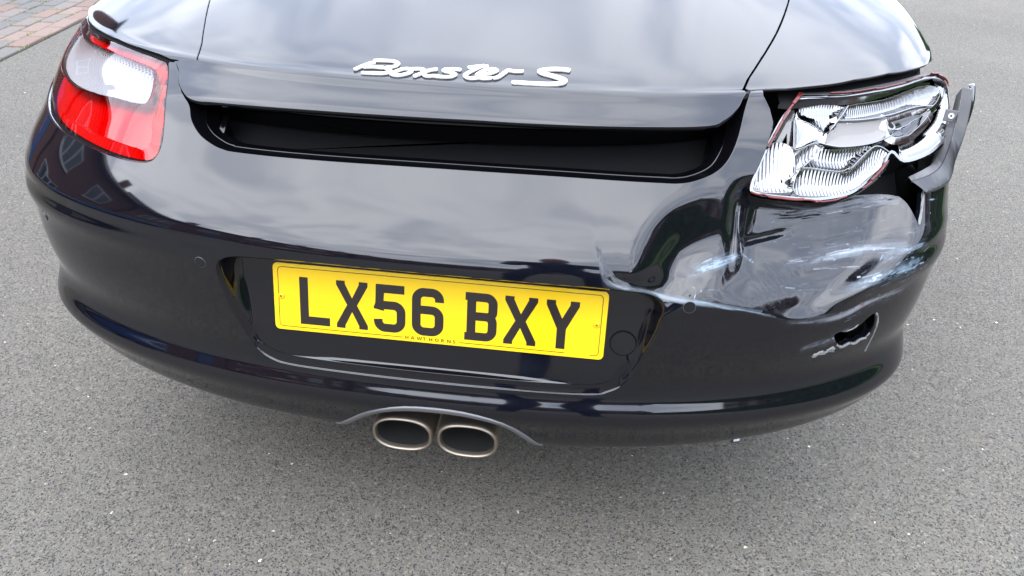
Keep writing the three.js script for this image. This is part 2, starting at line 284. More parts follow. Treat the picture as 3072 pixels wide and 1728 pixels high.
// ---------------------------------------------------------------- paint of the bumper: what rubbed off on it, scratched through
function bumperMaps() {
  const W = 2048, H = 800, S = W / 2.2, c = document.createElement('canvas'); c.width = W; c.height = H;
  const x = c.getContext('2d'); x.fillStyle = '#08090f'; x.fillRect(0, 0, W, H);
  const r = rng(5), px = (a, v) => [(a + 1.1) * S, H - v * S];
  const streak = (pts, width, col, n, len = 1) => {
    const p = smooth(pts, false, 8);
    for (let k = 0; k < n; k++) {
      const o = (r() + r() + r() - 1.5) * width / 1.5, t0 = r() * (1 - 0.15 * len), t1 = Math.min(1, t0 + (0.05 + r() * 0.4) * len);
      x.strokeStyle = col(r()); x.lineWidth = 0.4 + r() * r() * 1.8; x.beginPath();
      const m = p.length - 1, wob = (r() - 0.5) * 0.004;
      for (let q = 0; q <= 10; q++) { const t = lerp(t0, t1, q / 10) * m, i = Math.min(Math.floor(t), m - 1), f = t - i, a = lerp(p[i][0], p[i + 1][0], f), v = lerp(p[i][1], p[i + 1][1], f) + o + wob * q / 10 + (r() - .5) * .0006; const [X, Y] = px(a, v); q ? x.lineTo(X, Y) : x.moveTo(X, Y); }
      x.stroke();
    }
  };
  const blue = t => `rgba(${88 + 50 * t | 0},${108 + 50 * t | 0},${124 + 46 * t | 0},${(0.15 + 0.6 * t).toFixed(2)})`, white = t => `rgba(${122 + 55 * t | 0},${128 + 55 * t | 0},${132 + 55 * t | 0},${(0.2 + 0.6 * t).toFixed(2)})`, grey = t => `rgba(${52 + 60 * t | 0},${54 + 60 * t | 0},${57 + 60 * t | 0},${(0.15 + 0.5 * t).toFixed(2)})`;
  streak([[.369, .502], [.400, .514], [.437, .523]], .010, blue, 70, .8);
  streak([[.513, .509], [.580, .510], [.633, .512], [.761, .505]], .006, white, 22, .7);
  streak([[.564, .494], [.607, .492], [.668, .486]], .0016, white, 12, 1.6);
  streak([[.676, .468], [.760, .469], [.842, .471]], .010, blue, 60, .35);
  streak([[.709, .492], [.727, .503], [.836, .495]], .007, blue, 34, .4);
  streak([[.632, .406], [.694, .415], [.727, .426], [.840, .430]], .007, grey, 70, .6);
  streak([[.660, .410], [.727, .427], [.800, .432]], .003, white, 16, .6);
  streak([[.540, .412], [.565, .409], [.631, .405], [.694, .415]], .003, grey, 18, 1);
  streak([[.382, .460], [.406, .455], [.436, .446], [.475, .439], [.53, .424]], .0022, blue, 40, .6);
  streak([[.604, .354], [.670, .365], [.714, .378]], .008, grey, 60, .5);
  streak([[.63, .362], [.670, .366], [.69, .372]], .004, blue, 22, .5);
  streak([[.618, .327], [.667, .337], [.695, .333]], .0035, white, 26, .7);
  streak([[.576, .539], [.665, .541]], .002, grey, 5, 1.5);
  streak([[.510, .583], [.568, .587]], .003, white, 8, .8);
  streak([[.544, .584], [.64, .588], [.732, .584]], .005, grey, 40, .4);
  streak([[.578, .576], [.687, .575], [.775, .563]], .004, white, 16, .4);
  streak([[.845, .559], [.90, .552]], .002, blue, 10, .8);
  streak([[.85, .54], [.87, .536]], .0012, white, 6, 1);
  streak([[.385, .476], [.416, .474]], .002, white, 6, .8);
  streak([[.482, .437], [.550, .416]], .0012, grey, 8, 1.5);
  streak([[.369, .481], [.380, .476], [.381, .462]], .002, white, 8, .8);
  streak([[.237, .535], [.241, .507], [.254, .491], [.273, .480], [.301, .475], [.338, .463]], .002, grey, 26, .5);
  streak([[.431, .600], [.431, .566], [.440, .520]], .0015, white, 16, 1);
  streak([[.436, .53], [.45, .515], [.46, .512]], .006, blue, 30, .5);
  streak([[.72, .53], [.80, .52], [.86, .525]], .006, grey, 30, .4);
  streak([[.80, .45], [.86, .46], [.9, .47]], .008, blue, 20, .4);
  streak([[.68, .40], [.74, .412], [.80, .418]], .008, grey, 26, .5);
  const smear = (pts, width, col, n) => { const p = smooth(pts, false, 8); for (let k = 0; k < n; k++) { const o = (r() + r() - 1) * width, t0 = r() * .8, t1 = Math.min(1, t0 + .08 + r() * .25), m = p.length - 1; x.strokeStyle = col; x.globalAlpha = .03 + r() * .09; x.lineWidth = 1.5 + r() * 5; x.beginPath(); for (let q = 0; q <= 6; q++) { const t = lerp(t0, t1, q / 6) * m, i = Math.min(Math.floor(t), m - 1), f = t - i, [X, Y] = px(lerp(p[i][0], p[i + 1][0], f), lerp(p[i][1], p[i + 1][1], f) + o); q ? x.lineTo(X, Y) : x.moveTo(X, Y); } x.stroke(); } x.globalAlpha = 1; };
  smear([[.36, .50], [.40, .512], [.44, .524]], .012, '#8ea6b4', 60); smear([[.50, .505], [.58, .510], [.66, .512], [.78, .503]], .014, '#9aa6b0', 80); smear([[.64, .462], [.76, .470], [.86, .474]], .014, '#7f98a8', 90); smear([[.69, .488], [.76, .50], [.86, .497]], .010, '#8ea2b0', 50);
  smear([[.55, .408], [.66, .410], [.74, .427], [.86, .432]], .010, '#8b8f94', 110); smear([[.60, .350], [.68, .366], [.73, .38]], .012, '#7d848a', 70); smear([[.50, .580], [.62, .586], [.76, .572]], .010, '#8b9096', 80); smear([[.24, .53], [.25, .49], [.30, .476], [.34, .464], [.42, .452], [.5, .434]], .005, '#84909a', 70);
  // long hair scratches fanning over the pushed-in panel
  for (let k = 0; k < 150; k++) { const a0 = .46 + r() * .34, v0 = .44 + r() * .14, L = .01 + r() * r() * .09, sl = .05 + (r() - .5) * .35; streak([[a0, v0], [a0 + L / 2, v0 + L / 2 * sl], [a0 + L, v0 + L * sl]], .0006, r() < .5 ? grey : blue, 1, 2); }
  for (let k = 0; k < 60; k++) { const a0 = .64 + r() * .2, v0 = .41 + r() * .08, L = .01 + r() * .05; streak([[a0, v0], [a0 + L / 2, v0 + L * .14], [a0 + L, v0 + L * .2]], .0008, r() < .6 ? blue : white, 2, 1.4); }
  for (let k = 0; k < 900; k++) { const [X, Y] = px(-1.1 + r() * 2.2, .2 + r() * .3); x.fillStyle = `rgba(150,148,140,${(r() * 0.25).toFixed(2)})`; x.fillRect(X, Y, 1, 1); }
  x.fillStyle = '#7a2019'; x.beginPath(); x.arc(...px(.712, .424), 2.4, 0, 7); x.fill();
  const t = new THREE.CanvasTexture(c); t.colorSpace = THREE.SRGBColorSpace; t.magFilter = THREE.LinearFilter;
  const img = x.getImageData(0, 0, W, H).data, rd = new Uint8Array(W * H * 4);
  for (let j = 0; j < H; j++) for (let i = 0; i < W; i++) { const s = 4 * (j * W + i), o = 4 * ((H - 1 - j) * W + i), l = (img[s] + img[s + 1] + img[s + 2]) / 3; const k = clamp((l - 12) / 70), A = i / S - 1.1, Vv = (H - j) / S, z = sstep(.33, .48, A) * (1 - sstep(.8, .92, A)) * sstep(.36, .46, Vv) * (1 - sstep(.60, .66, Vv)), hz = z * clamp(.5 + .9 * fbm2(A * 9, Vv * 60, 3)); rd[o] = 255; rd[o + 1] = Math.max(lerp(13, 120, k), 13 + 34 * hz); rd[o + 2] = 0; rd[o + 3] = 255; }
  const q = new THREE.DataTexture(rd, W, H); q.magFilter = THREE.LinearFilter; q.needsUpdate = true;
  return [t, q];
}
const [scratchMap, scratchRough] = bumperMaps();
M.bumperPaint = phys({ map: scratchMap, roughness: 1, roughnessMap: scratchRough, ior: 1.6 });

// ---------------------------------------------------------------- the car
const car = thing('sports_car', 'black sports car with a smashed rear corner and yellow number plate, parked on the asphalt', 'car');
const sheetUV = (a, v) => [(a + 1.1) / 2.2, v / (2.2 * 800 / 2048)];
const bumperAs = steps([[-1.9, -1.0, .03], [-1.0, .22, .006], [.22, 1.06, .0035], [1.06, 1.9, .02]]), bumperVs = steps([[0, .22, .007], [.22, .30, .0035], [.30, .42, .005], [.42, .84, .0035]]);
const bumperSdf = (a, v) => Math.max(v - kBumper(a) + .0022, -D.slot(a, v), -(D.lens(a, v) - .005), a > .3 && a < 1.2 ? -D.open(a, v) : -1, -D.recess(a, v), -D.exhaust(a, v), a > .5 && a < 1 ? -D.hole(a, v) : -1, a > .96 ? a - lerp(lerp(1.55, 1.035, sstep(.50, .62, v)), .988, sstep(.65, .69, v)) : -1, -arch(a, v));
const plainFlange = [[.0012, .0008], [.0022, .003], [.0024, .010]];
const lipFlange = [[.0015, .0006], [.004, .0025], [.0062, .006], [.007, .012], [.007, .03]];
const stripFlange = [[.0015, .0008], [.010, .005], [.021, .010], [.0213, .013], [.0223, .013], [.036, .017], [.0365, .022], [.034, .03]];
const tearFlange = [[.0005, .0005], [.001, .003], [.001, .0032]];
mesh('bumper', sheet({
  surf: bumperSurf, as: bumperAs, vs: bumperVs, sdf: bumperSdf, uv: sheetUV,
  flange: plainFlange, flangeScale: (a, v) => a < -.43 && v > .57 ? lipFlange : null,
}), M.bumperPaint, car, 'scratched and dented black bumper cover');

const lidVs = steps([[.755, .86, .004], [.86, 1.57, .02]]), deckAs = steps([[-.9, .9, .012]]);
mesh('boot_lid', sheet({ as: deckAs, vs: lidVs, sdf: (a, v) => Math.max(kEdge(a) + .004 - v, Math.abs(a) - shut(v) + (a > 0 ? .003 : .002), v - 1.56) }), M.paint, car);
const quarterVs = steps([[.735, .86, .005], [.86, 1.57, .025]]);
for (const s of [-1, 1]) {
  const as = steps(s < 0 ? [[-2.6, -1.1, .03], [-1.1, -.38, .008]] : [[.38, 1.1, .008], [1.1, 2.6, .03]]);
  mesh('quarter_panel', sheet({ as, vs: quarterVs, sdf: (a, v) => Math.max(kEdge(a) + .0022 - v, shut(v) + (s > 0 ? .0034 : .0024) - s * a, v - 1.56, -arch(a, v)), flange: [[.0009, .0007], [.0014, .0025], [.0014, .004]] }), M.paint, car);
}
const spoilTop = interp([[-.447, .762], [-.210, .783], [.003, .791], [.265, .792], [.421, .780]]);
mesh('spoiler', sheet({
  as: steps([[-.46, .44, .005]]), vs: steps([[.69, .80, .003]]), sdf: D.spoiler, off: (a, v) => .0022 + .009 * sstep(-.01, .075, spoilTop(a) - v),
  flange: [[.0010, .0006], [.0019, .0022], [.002, .006], [.0012, .0105], [-.004, .012], [-.03, .013]],
}), M.paint, car);
{ // the recess under the spoiler
  const p = pocket(O.slot, bumperSurf, () => [[0, .0006], [.0006, .0013], [.003, .0042], [.009, .0115], [.0158, .0188], [.0163, .0191], [.0182, .0194], [.0186, .0205], [.019, .028], [.030, .036], [.033, .042], [.035, .075]]);
  mesh('spoiler_recess', p.geo, M.gloss, car);
  const mb = new MB(); const id = p.lid.map(q => mb.v(q.P, V(0, 0, 1), q.a, q.v)); for (const f of THREE.ShapeUtils.triangulateShape(p.flat, [])) mb.t(id[f[0]], id[f[1]], id[f[2]]);
  mesh('recess_back', mb.geo(false), M.liner, car);
}
for (const sd of [-1]) { // strut that carries the spoiler, at the end of the recess
  const f = frame(plainSurf, sd * .366, .678), g = new THREE.Group(); g.name = 'spoiler_strut'; g.position.copy(f.P).addScaledVector(f.N, -.040); g.quaternion.setFromUnitVectors(V(0, 0, 1), f.N); car.add(g);
  mesh('post', new RoundedBoxGeometry(.013, .060, .010, 2, .003), M.gloss, g);
}
mesh('inner_body', sheet({ as: steps([[-1.9, 1.9, .03]]), vs: steps([[0, 1.5, .03]]), sdf: (a, v) => Math.max(-D.recess(a, v) - .02, -D.slot(a, v) - .02, -arch(a, v)), off: () => -.088, flange: null }), M.liner, car);

mesh('wing_edge_lining', sheet({ as: steps([[.49, 1.12, .02]]), vs: steps([[.74, .86, .01]]), sdf: (a, v) => Math.max(kEdge(a) - .03 - v, v - kEdge(a) - .03, .49 - a), off: () => -.022, flange: null }), M.liner, car);
mesh('crash_beam', new RoundedBoxGeometry(.16, .16, .16, 2, .02).translate(.70, .60, -.43), M.liner, car);
mesh('bumper_carrier', sheet({ as: steps([[.40, 1.06, .02]]), vs: steps([[.46, .82, .02]]), sdf: (a, v) => Math.max(D.open(a, v) - .03, -D.lamp(a, v) - .012, (.735 - a)), off: () => -.075, flange: null }), M.liner, car);

// ---- number plate recess, plate, tow eye cover
const TILT = R(12), plateZ = y => -(y - .53) * Math.tan(TILT) - .0055;
{
  const n = O.recess.length;
  const p = pocket(O.recess, bumperSurf, (i, q) => {
    const b = 1 - sstep(.275, .312, q[1]); // the ledge runs along the bottom only
    return [[0, 0], [.0012, .0012], [.0030, .0032], [lerp(.0045, .0150, b), lerp(.0060, .0048, b)], [lerp(.006, .0163, b), lerp(.009, .0046, b)], [lerp(.0085, .0169, b), lerp(.009, .0050, b), lerp(.28, .0, b)], [lerp(.012, .0176, b), lerp(.009, .0058, b), lerp(.62, .3, b)], [lerp(.017, .0186, b), lerp(.009, .0068, b), lerp(.9, .75, b)], [lerp(.024, .0205, b), .009, 1]];
  }, P => plateZ(P.y));
  mesh('plate_recess', p.geo, M.paint, car);
  const mb = new MB(), id = p.lid.map(q => mb.v(q.P, V(0, 0, 1), q.P.x, q.P.y)); for (const f of THREE.ShapeUtils.triangulateShape(p.flat, [])) mb.t(id[f[0]], id[f[1]], id[f[2]]);
  mesh('recess_panel', mb.geo(false), M.paint, car);
  const cover = new THREE.Group(); cover.name = 'tow_eye_cover'; cover.position.set(.288, .5037, .0005 + .0008); cover.rotation.x = -TILT; car.add(cover);
  const cy = new THREE.CylinderGeometry(.0188, .0192, .0014, 48); cy.rotateX(Math.PI / 2); mesh('disc', cy, M.paint, cover);
  mesh('rim_groove', new THREE.TorusGeometry(.0198, .0007, 8, 48), M.rubber, cover);
}
function plateMap() {
  const W = 2048, H = 438, c = document.createElement('canvas'); c.width = W; c.height = H; const x = c.getContext('2d'), s = W / 520;
  x.fillStyle = '#e6bd00'; x.fillRect(0, 0, W, H);
  x.save(); x.scale(s, s); x.strokeStyle = x.fillStyle = '#1b1512';
  const ink = '#1d1613';
  // border line, broken at the supplier's name and at the maker's mark
  x.lineWidth = 1.0; x.beginPath(); x.moveTo(207, 105); x.lineTo(14, 105); x.arcTo(8, 105, 8, 99, 6); x.lineTo(8, 12); x.arcTo(8, 6, 14, 6, 6); x.lineTo(506, 6); x.arcTo(512, 6, 512, 12, 6); x.lineTo(512, 99); x.arcTo(512, 105, 506, 105, 6); x.lineTo(499, 105); x.stroke();
  x.beginPath(); x.moveTo(297, 105); x.lineTo(460, 105); x.stroke();
  x.fillStyle = ink; x.strokeStyle = ink; x.lineJoin = 'miter'; x.lineCap = 'butt';
  const T = 20, Hh = 79, poly = (X, pts) => { x.beginPath(); pts.forEach(([u, w], i) => i ? x.lineTo(X + u, T + w) : x.moveTo(X + u, T + w)); x.closePath(); x.fill(); };
  const letterX = X => poly(X, [[0, 0], [14, 0], [14, 5], [25, 28], [36, 5], [36, 0], [50, 0], [50, 7], [33, 39.5], [50, 72], [50, 79], [36, 79], [36, 74], [25, 51], [14, 74], [14, 79], [0, 79], [0, 72], [17, 39.5], [0, 7]]);
  x.lineWidth = 14;
  const X0 = 42;
  poly(X0, [[0, 0], [14, 0], [14, 65], [48, 65], [48, 79], [0, 79]]); // L
  letterX(X0 + 59);
  { const X = X0 + 119; // 5
    poly(X, [[3, 0], [48, 0], [48, 14], [16, 14], [15, 31], [2, 31]]);
    x.beginPath(); x.moveTo(X + 6.5, T + 41); x.lineTo(X + 6.5, T + 39); x.arcTo(X + 9, T + 34, X + 18, T + 34, 8); x.lineTo(X + 30, T + 34); x.arcTo(X + 43, T + 34, X + 43, T + 46, 12); x.lineTo(X + 43, T + 60); x.arcTo(X + 43, T + 72, X + 31, T + 72, 12); x.lineTo(X + 20, T + 72); x.arcTo(X + 8, T + 72, X + 6.5, T + 60, 11); x.lineTo(X + 6.5, T + 58); x.stroke(); poly(X, [[2, 30], [15, 30], [16, 44], [0, 41]]); }
  { const X = X0 + 179; // 6
    x.beginPath(); x.moveTo(X + 43, T + 22); x.lineTo(X + 43, T + 19); x.arcTo(X + 42, T + 7, X + 30, T + 7, 12); x.lineTo(X + 20, T + 7); x.arcTo(X + 7, T + 7, X + 7, T + 19, 12); x.lineTo(X + 7, T + 60); x.arcTo(X + 7, T + 72, X + 19, T + 72, 12); x.lineTo(X + 31, T + 72); x.arcTo(X + 43, T + 72, X + 43, T + 60, 12); x.lineTo(X + 43, T + 48); x.arcTo(X + 43, T + 36, X + 31, T + 36, 12); x.lineTo(X + 10, T + 36); x.stroke(); }
  { const X = X0 + 262; // B
    poly(X, [[0, 0], [16, 0], [16, 13], [0, 13]]); poly(X, [[0, 66], [16, 66], [16, 79], [0, 79]]); poly(X, [[3, 0], [17, 0], [17, 79], [3, 79]]);
    x.beginPath(); x.moveTo(X + 10, T + 7); x.lineTo(X + 32, T + 7); x.arcTo(X + 43, T + 7, X + 43, T + 18, 11); x.lineTo(X + 43, T + 26); x.arcTo(X + 43, T + 38, X + 34, T + 38.5, 9); x.lineTo(X + 12, T + 38.5); x.moveTo(X + 32, T + 38.5); x.arcTo(X + 43, T + 38.5, X + 43, T + 50, 10); x.lineTo(X + 43, T + 60); x.arcTo(X + 43, T + 72, X + 32, T + 72, 11); x.lineTo(X + 10, T + 72); x.stroke(); }
  letterX(X0 + 323);
  { const X = X0 + 386; poly(X, [[0, 0], [14, 0], [14, 6], [25, 29], [36, 6], [36, 0], [50, 0], [50, 8], [32, 46], [32, 79], [18, 79], [18, 46], [0, 8]]); } // Y
  x.font = 'bold 7.4px sans-serif'; x.fillStyle = '#2b2108'; x.textBaseline = 'alphabetic';
  [...'HAWTHORNS'].forEach((ch, i) => { x.save(); x.translate(210 + i * 9.5, 107.2); x.scale(1.28, 1); x.fillText(ch, 0, 0); x.restore(); });
  x.restore();
  // grain of the reflective sheet
  const im = x.getImageData(0, 0, W, H), r = rng(9); for (let i = 0; i < im.data.length; i += 4) { const k = 1 + (r() - .5) * 0.035; im.data[i] *= k; im.data[i + 1] *= k; im.data[i + 2] *= k; } x.putImageData(im, 0, 0);
  const t = new THREE.CanvasTexture(c); t.colorSpace = THREE.SRGBColorSpace; t.magFilter = THREE.LinearFilter; return t;
}
{
  const g = new THREE.Group(); g.name = 'number_plate'; g.position.set(0, .53, 0); g.rotation.x = -TILT; car.add(g); g.userData.label = 'yellow number plate reading LX56 BXY';
  const s = new THREE.Shape(), w = .26, h = .0555, q = .009;
  s.moveTo(-w + q, -h); s.lineTo(w - q, -h); s.quadraticCurveTo(w, -h, w, -h + q); s.lineTo(w, h - q); s.quadraticCurveTo(w, h, w - q, h); s.lineTo(-w + q, h); s.quadraticCurveTo(-w, h, -w, h - q); s.lineTo(-w, -h + q); s.quadraticCurveTo(-w, -h, -w + q, -h);
  const e = new THREE.ExtrudeGeometry(s, { depth: .0022, bevelEnabled: true, bevelThickness: .0006, bevelSize: .0006, bevelOffset: -.0006, bevelSegments: 2, curveSegments: 10 }); e.translate(0, 0, -.003);
  const p = e.attributes.position, u = e.attributes.uv; for (let i = 0; i < p.count; i++) u.setXY(i, (p.getX(i) + w) / (2 * w), (p.getY(i) + h) / (2 * h));
  mesh('plate', e, phys({ map: plateMap(), roughness: 0.28, clearcoat: 0.6, clearcoatRoughness: 0.08 }), g);
  const yellow = phys({ color: lin(0.74, 0.48, 0.0), roughness: 0.3 });
  for (const [X, Y] of [[-.2475, .0015], [.2455, .002]]) {
    const sc = new THREE.Group(); sc.name = 'screw_cap'; sc.position.set(X, Y, -.0002); g.add(sc);
    const lg = new THREE.LatheGeometry([[0, .0028], [.003, .0027], [.0048, .0018], [.0056, .0003], [.0056, 0]].map(a => new THREE.Vector2(...a)), 28); lg.rotateX(Math.PI / 2); mesh('cap', lg, yellow, sc);
    for (const r of [0.5, 0.5 + Math.PI / 2]) { const b = new THREE.BoxGeometry(.0042, .0009, .0005); b.rotateZ(r); b.translate(0, 0, .0028); mesh('cross_slot', b, M.soot, sc); }
  }
}
// ---- parking sensors
for (const [a, v] of [[-.362, .453], [.379, .449], [-.805, .435]]) {
  const f = frame(bumperSurf, a, v), g = new THREE.Group(); g.name = 'parking_sensor'; g.position.copy(f.P); g.quaternion.setFromUnitVectors(V(0, 0, 1), f.N); car.add(g);
  const d = new THREE.CylinderGeometry(.0080, .0083, .003, 36); d.rotateX(Math.PI / 2); mesh('sensor_face', d, M.paint, g);
  mesh('sensor_ring', new THREE.TorusGeometry(.0089, .0006, 8, 40), M.greyPlastic, g);
}
// ---- script badge on the boot lid
function ribbon(pts, w, h, off, surf = plainSurf) { // a raised stroke lying on the form
  const P = smooth(pts, false, 7), mb = new MB(), L = [];
  P.forEach(([a, v], i) => {
    const f = frame(surf, a, v), q = P[Math.min(i + 1, P.length - 1)], p = P[Math.max(i - 1, 0)];
    const T = f.A.clone().multiplyScalar(q[0] - p[0]).addScaledVector(f.B, q[1] - p[1]).normalize(), S = V().crossVectors(f.N, T).normalize(), e = i === 0 || i === P.length - 1 ? 0.55 : 1;
    const o = f.P.clone().addScaledVector(f.N, off);
    L.push([[-.5 * w * e, 0], [-.5 * w * e, h * .72], [-.36 * w * e, h], [.36 * w * e, h], [.5 * w * e, h * .72], [.5 * w * e, 0]].map(([s, d]) => mb.v(o.clone().addScaledVector(S, s).addScaledVector(f.N, d), f.N, a, v)));
  });
  for (let i = 0; i < L.length - 1; i++) for (let k = 0; k < 5; k++) { const a = L[i][k], b = L[i + 1][k], c = L[i + 1][k + 1], d = L[i][k + 1]; mb.t(a, c, b); mb.t(a, d, c); }
  for (const e of [L[0], L[L.length - 1]]) for (let k = 1; k < 5; k++) mb.t(e[0], e[k], e[k + 1]);
  return mb;
}
function joined(list) { const m = new MB(); for (const b of list) { const o = m.p.length / 3; m.p.push(...b.p); m.n.push(...b.n); m.u.push(...b.u); for (const i of b.i) m.i.push(i + o); } const g = m.geo(false).toNonIndexed(); g.computeVertexNormals(); return g; }
{
  const g = new THREE.Group(); g.name = 'script_badge'; g.userData.label = 'silver script badge reading Boxster S'; car.add(g);
  const B = {
    B: [[[-0.1594,0.8079],[-0.1494,0.8214],[-0.1392,0.8322],[-0.1322,0.8356]], [[-0.1479,0.8183],[-0.1323,0.8219],[-0.1151,0.8217]], [[-0.1371,0.8406],[-0.1233,0.8434],[-0.1061,0.8437],[-0.0975,0.8374],[-0.1010,0.8283],[-0.1124,0.8221],[-0.1052,0.8157],[-0.1051,0.8092],[-0.1137,0.8044],[-0.1300,0.8017],[-0.1460,0.8007]]],
    o: [[[-0.0774,0.8244],[-0.0868,0.8219],[-0.0959,0.8123],[-0.0998,0.8049],[-0.0905,0.8015],[-0.0793,0.8074],[-0.0722,0.8168],[-0.0774,0.8244]]],
    x: [[[-0.0772,0.8233],[-0.0637,0.8263],[-0.0551,0.8255],[-0.0531,0.8147],[-0.0457,0.8071],[-0.0350,0.8097]], [[-0.0334,0.8298],[-0.0438,0.8256],[-0.0544,0.8154],[-0.0654,0.8018]]],
    s: [[[0.0028,0.8323],[-0.0087,0.8337],[-0.0216,0.8308],[-0.0221,0.8263],[-0.0110,0.8228],[-0.0044,0.8176],[-0.0101,0.8103],[-0.0235,0.8079],[-0.0364,0.8095]]],
    t: [[[0.0113,0.8403],[0.0258,0.8462],[0.0423,0.8483]], [[0.0355,0.8515],[0.0207,0.8341],[0.0114,0.8185],[0.0170,0.8102],[0.0273,0.8102],[0.0363,0.8146]]],
    e: [[[0.0317,0.8216],[0.0443,0.8254],[0.0560,0.8357],[0.0504,0.8407],[0.0398,0.8371],[0.0300,0.8236],[0.0316,0.8140],[0.0409,0.8114],[0.0528,0.8145]]],
    r: [[[0.0537,0.8135],[0.0613,0.8177],[0.0696,0.8324],[0.0736,0.8390],[0.0842,0.8375],[0.0970,0.8393]]],
    S: [[[0.1666,0.8475],[0.1542,0.8503],[0.1351,0.8489],[0.1227,0.8430],[0.1261,0.8360],[0.1425,0.8283],[0.1583,0.8191],[0.1568,0.8098],[0.1406,0.8042],[0.1140,0.8035],[0.0835,0.8044]]],
  };
  for (const k in B) mesh('letter', joined(B[k].map((s, i) => ribbon(s, k === 'S' ? .0105 : .0072, .003 - i * .0001, .0006))), M.badge, g);
}
// ---- left tail light: red lens round a clear window, ribbed reflectors behind
{
  const g = new THREE.Group(); g.name = 'tail_light'; g.userData.label = 'whole red and clear tail light'; car.add(g);
  const as = steps([[-1.12, -.43, .004]]), vs = steps([[.58, .81, .004]]);
  const fine = steps([[-1.12, -.43, .0014]]);
  const bulge = (a, v) => -.0055 + .004 * clamp(-D.lens(a, v) / .02);
  mesh('gasket', sheet({ as, vs: steps([[.58, .81, .004]]), sdf: (a, v) => Math.max(Math.min(D.lens(a, v) - .0045, v > .735 && a > -1.1 && a < -.47 ? v - kEdge(a) - .001 : 1), -D.lens(a, v) - .001), off: () => -.0045, flange: [[.0006, .001], [.0008, .045]] }), M.rubber, g);
  mesh('red_lens', sheet({ as, vs, sdf: (a, v) => Math.max(D.lens(a, v) + .001, -D.clear(a, v)), off: bulge, flange: [[.0006, .0006], [.0006, .004]] }), M.redLens, g);
  mesh('clear_lens', sheet({ as, vs, sdf: (a, v) => D.clear(a, v) + .0006, off: bulge, flange: [[.0004, .0005], [.0004, .004]] }), M.clearLens, g);
  const rib = (a, p) => { const t = a / p; return 2 * Math.abs(t - Math.floor(t + .5)); };
  mesh('reflector', sheet({ as: fine, vs, sdf: (a, v) => D.clear(a, v) - .001, off: (a, v) => -.013 - .008 * (1 - Math.exp(D.clear(a, v) / .016)) + .0046 * rib(a, .0098), flange: [[.0004, -.003], [.0006, -.006]] }), M.reflector, g);
  mesh('reflector', sheet({ as: fine, vs, sdf: (a, v) => Math.max(D.lens(a, v) + .001, -D.clear(a, v) - .003), off: (a, v) => -.016 - .008 * clamp(-D.lens(a, v) / .03) + .0026 * rib(a, .0098), flange: [[.0003, -.004], [.0003, -.009]] }), M.redReflector, g);
}
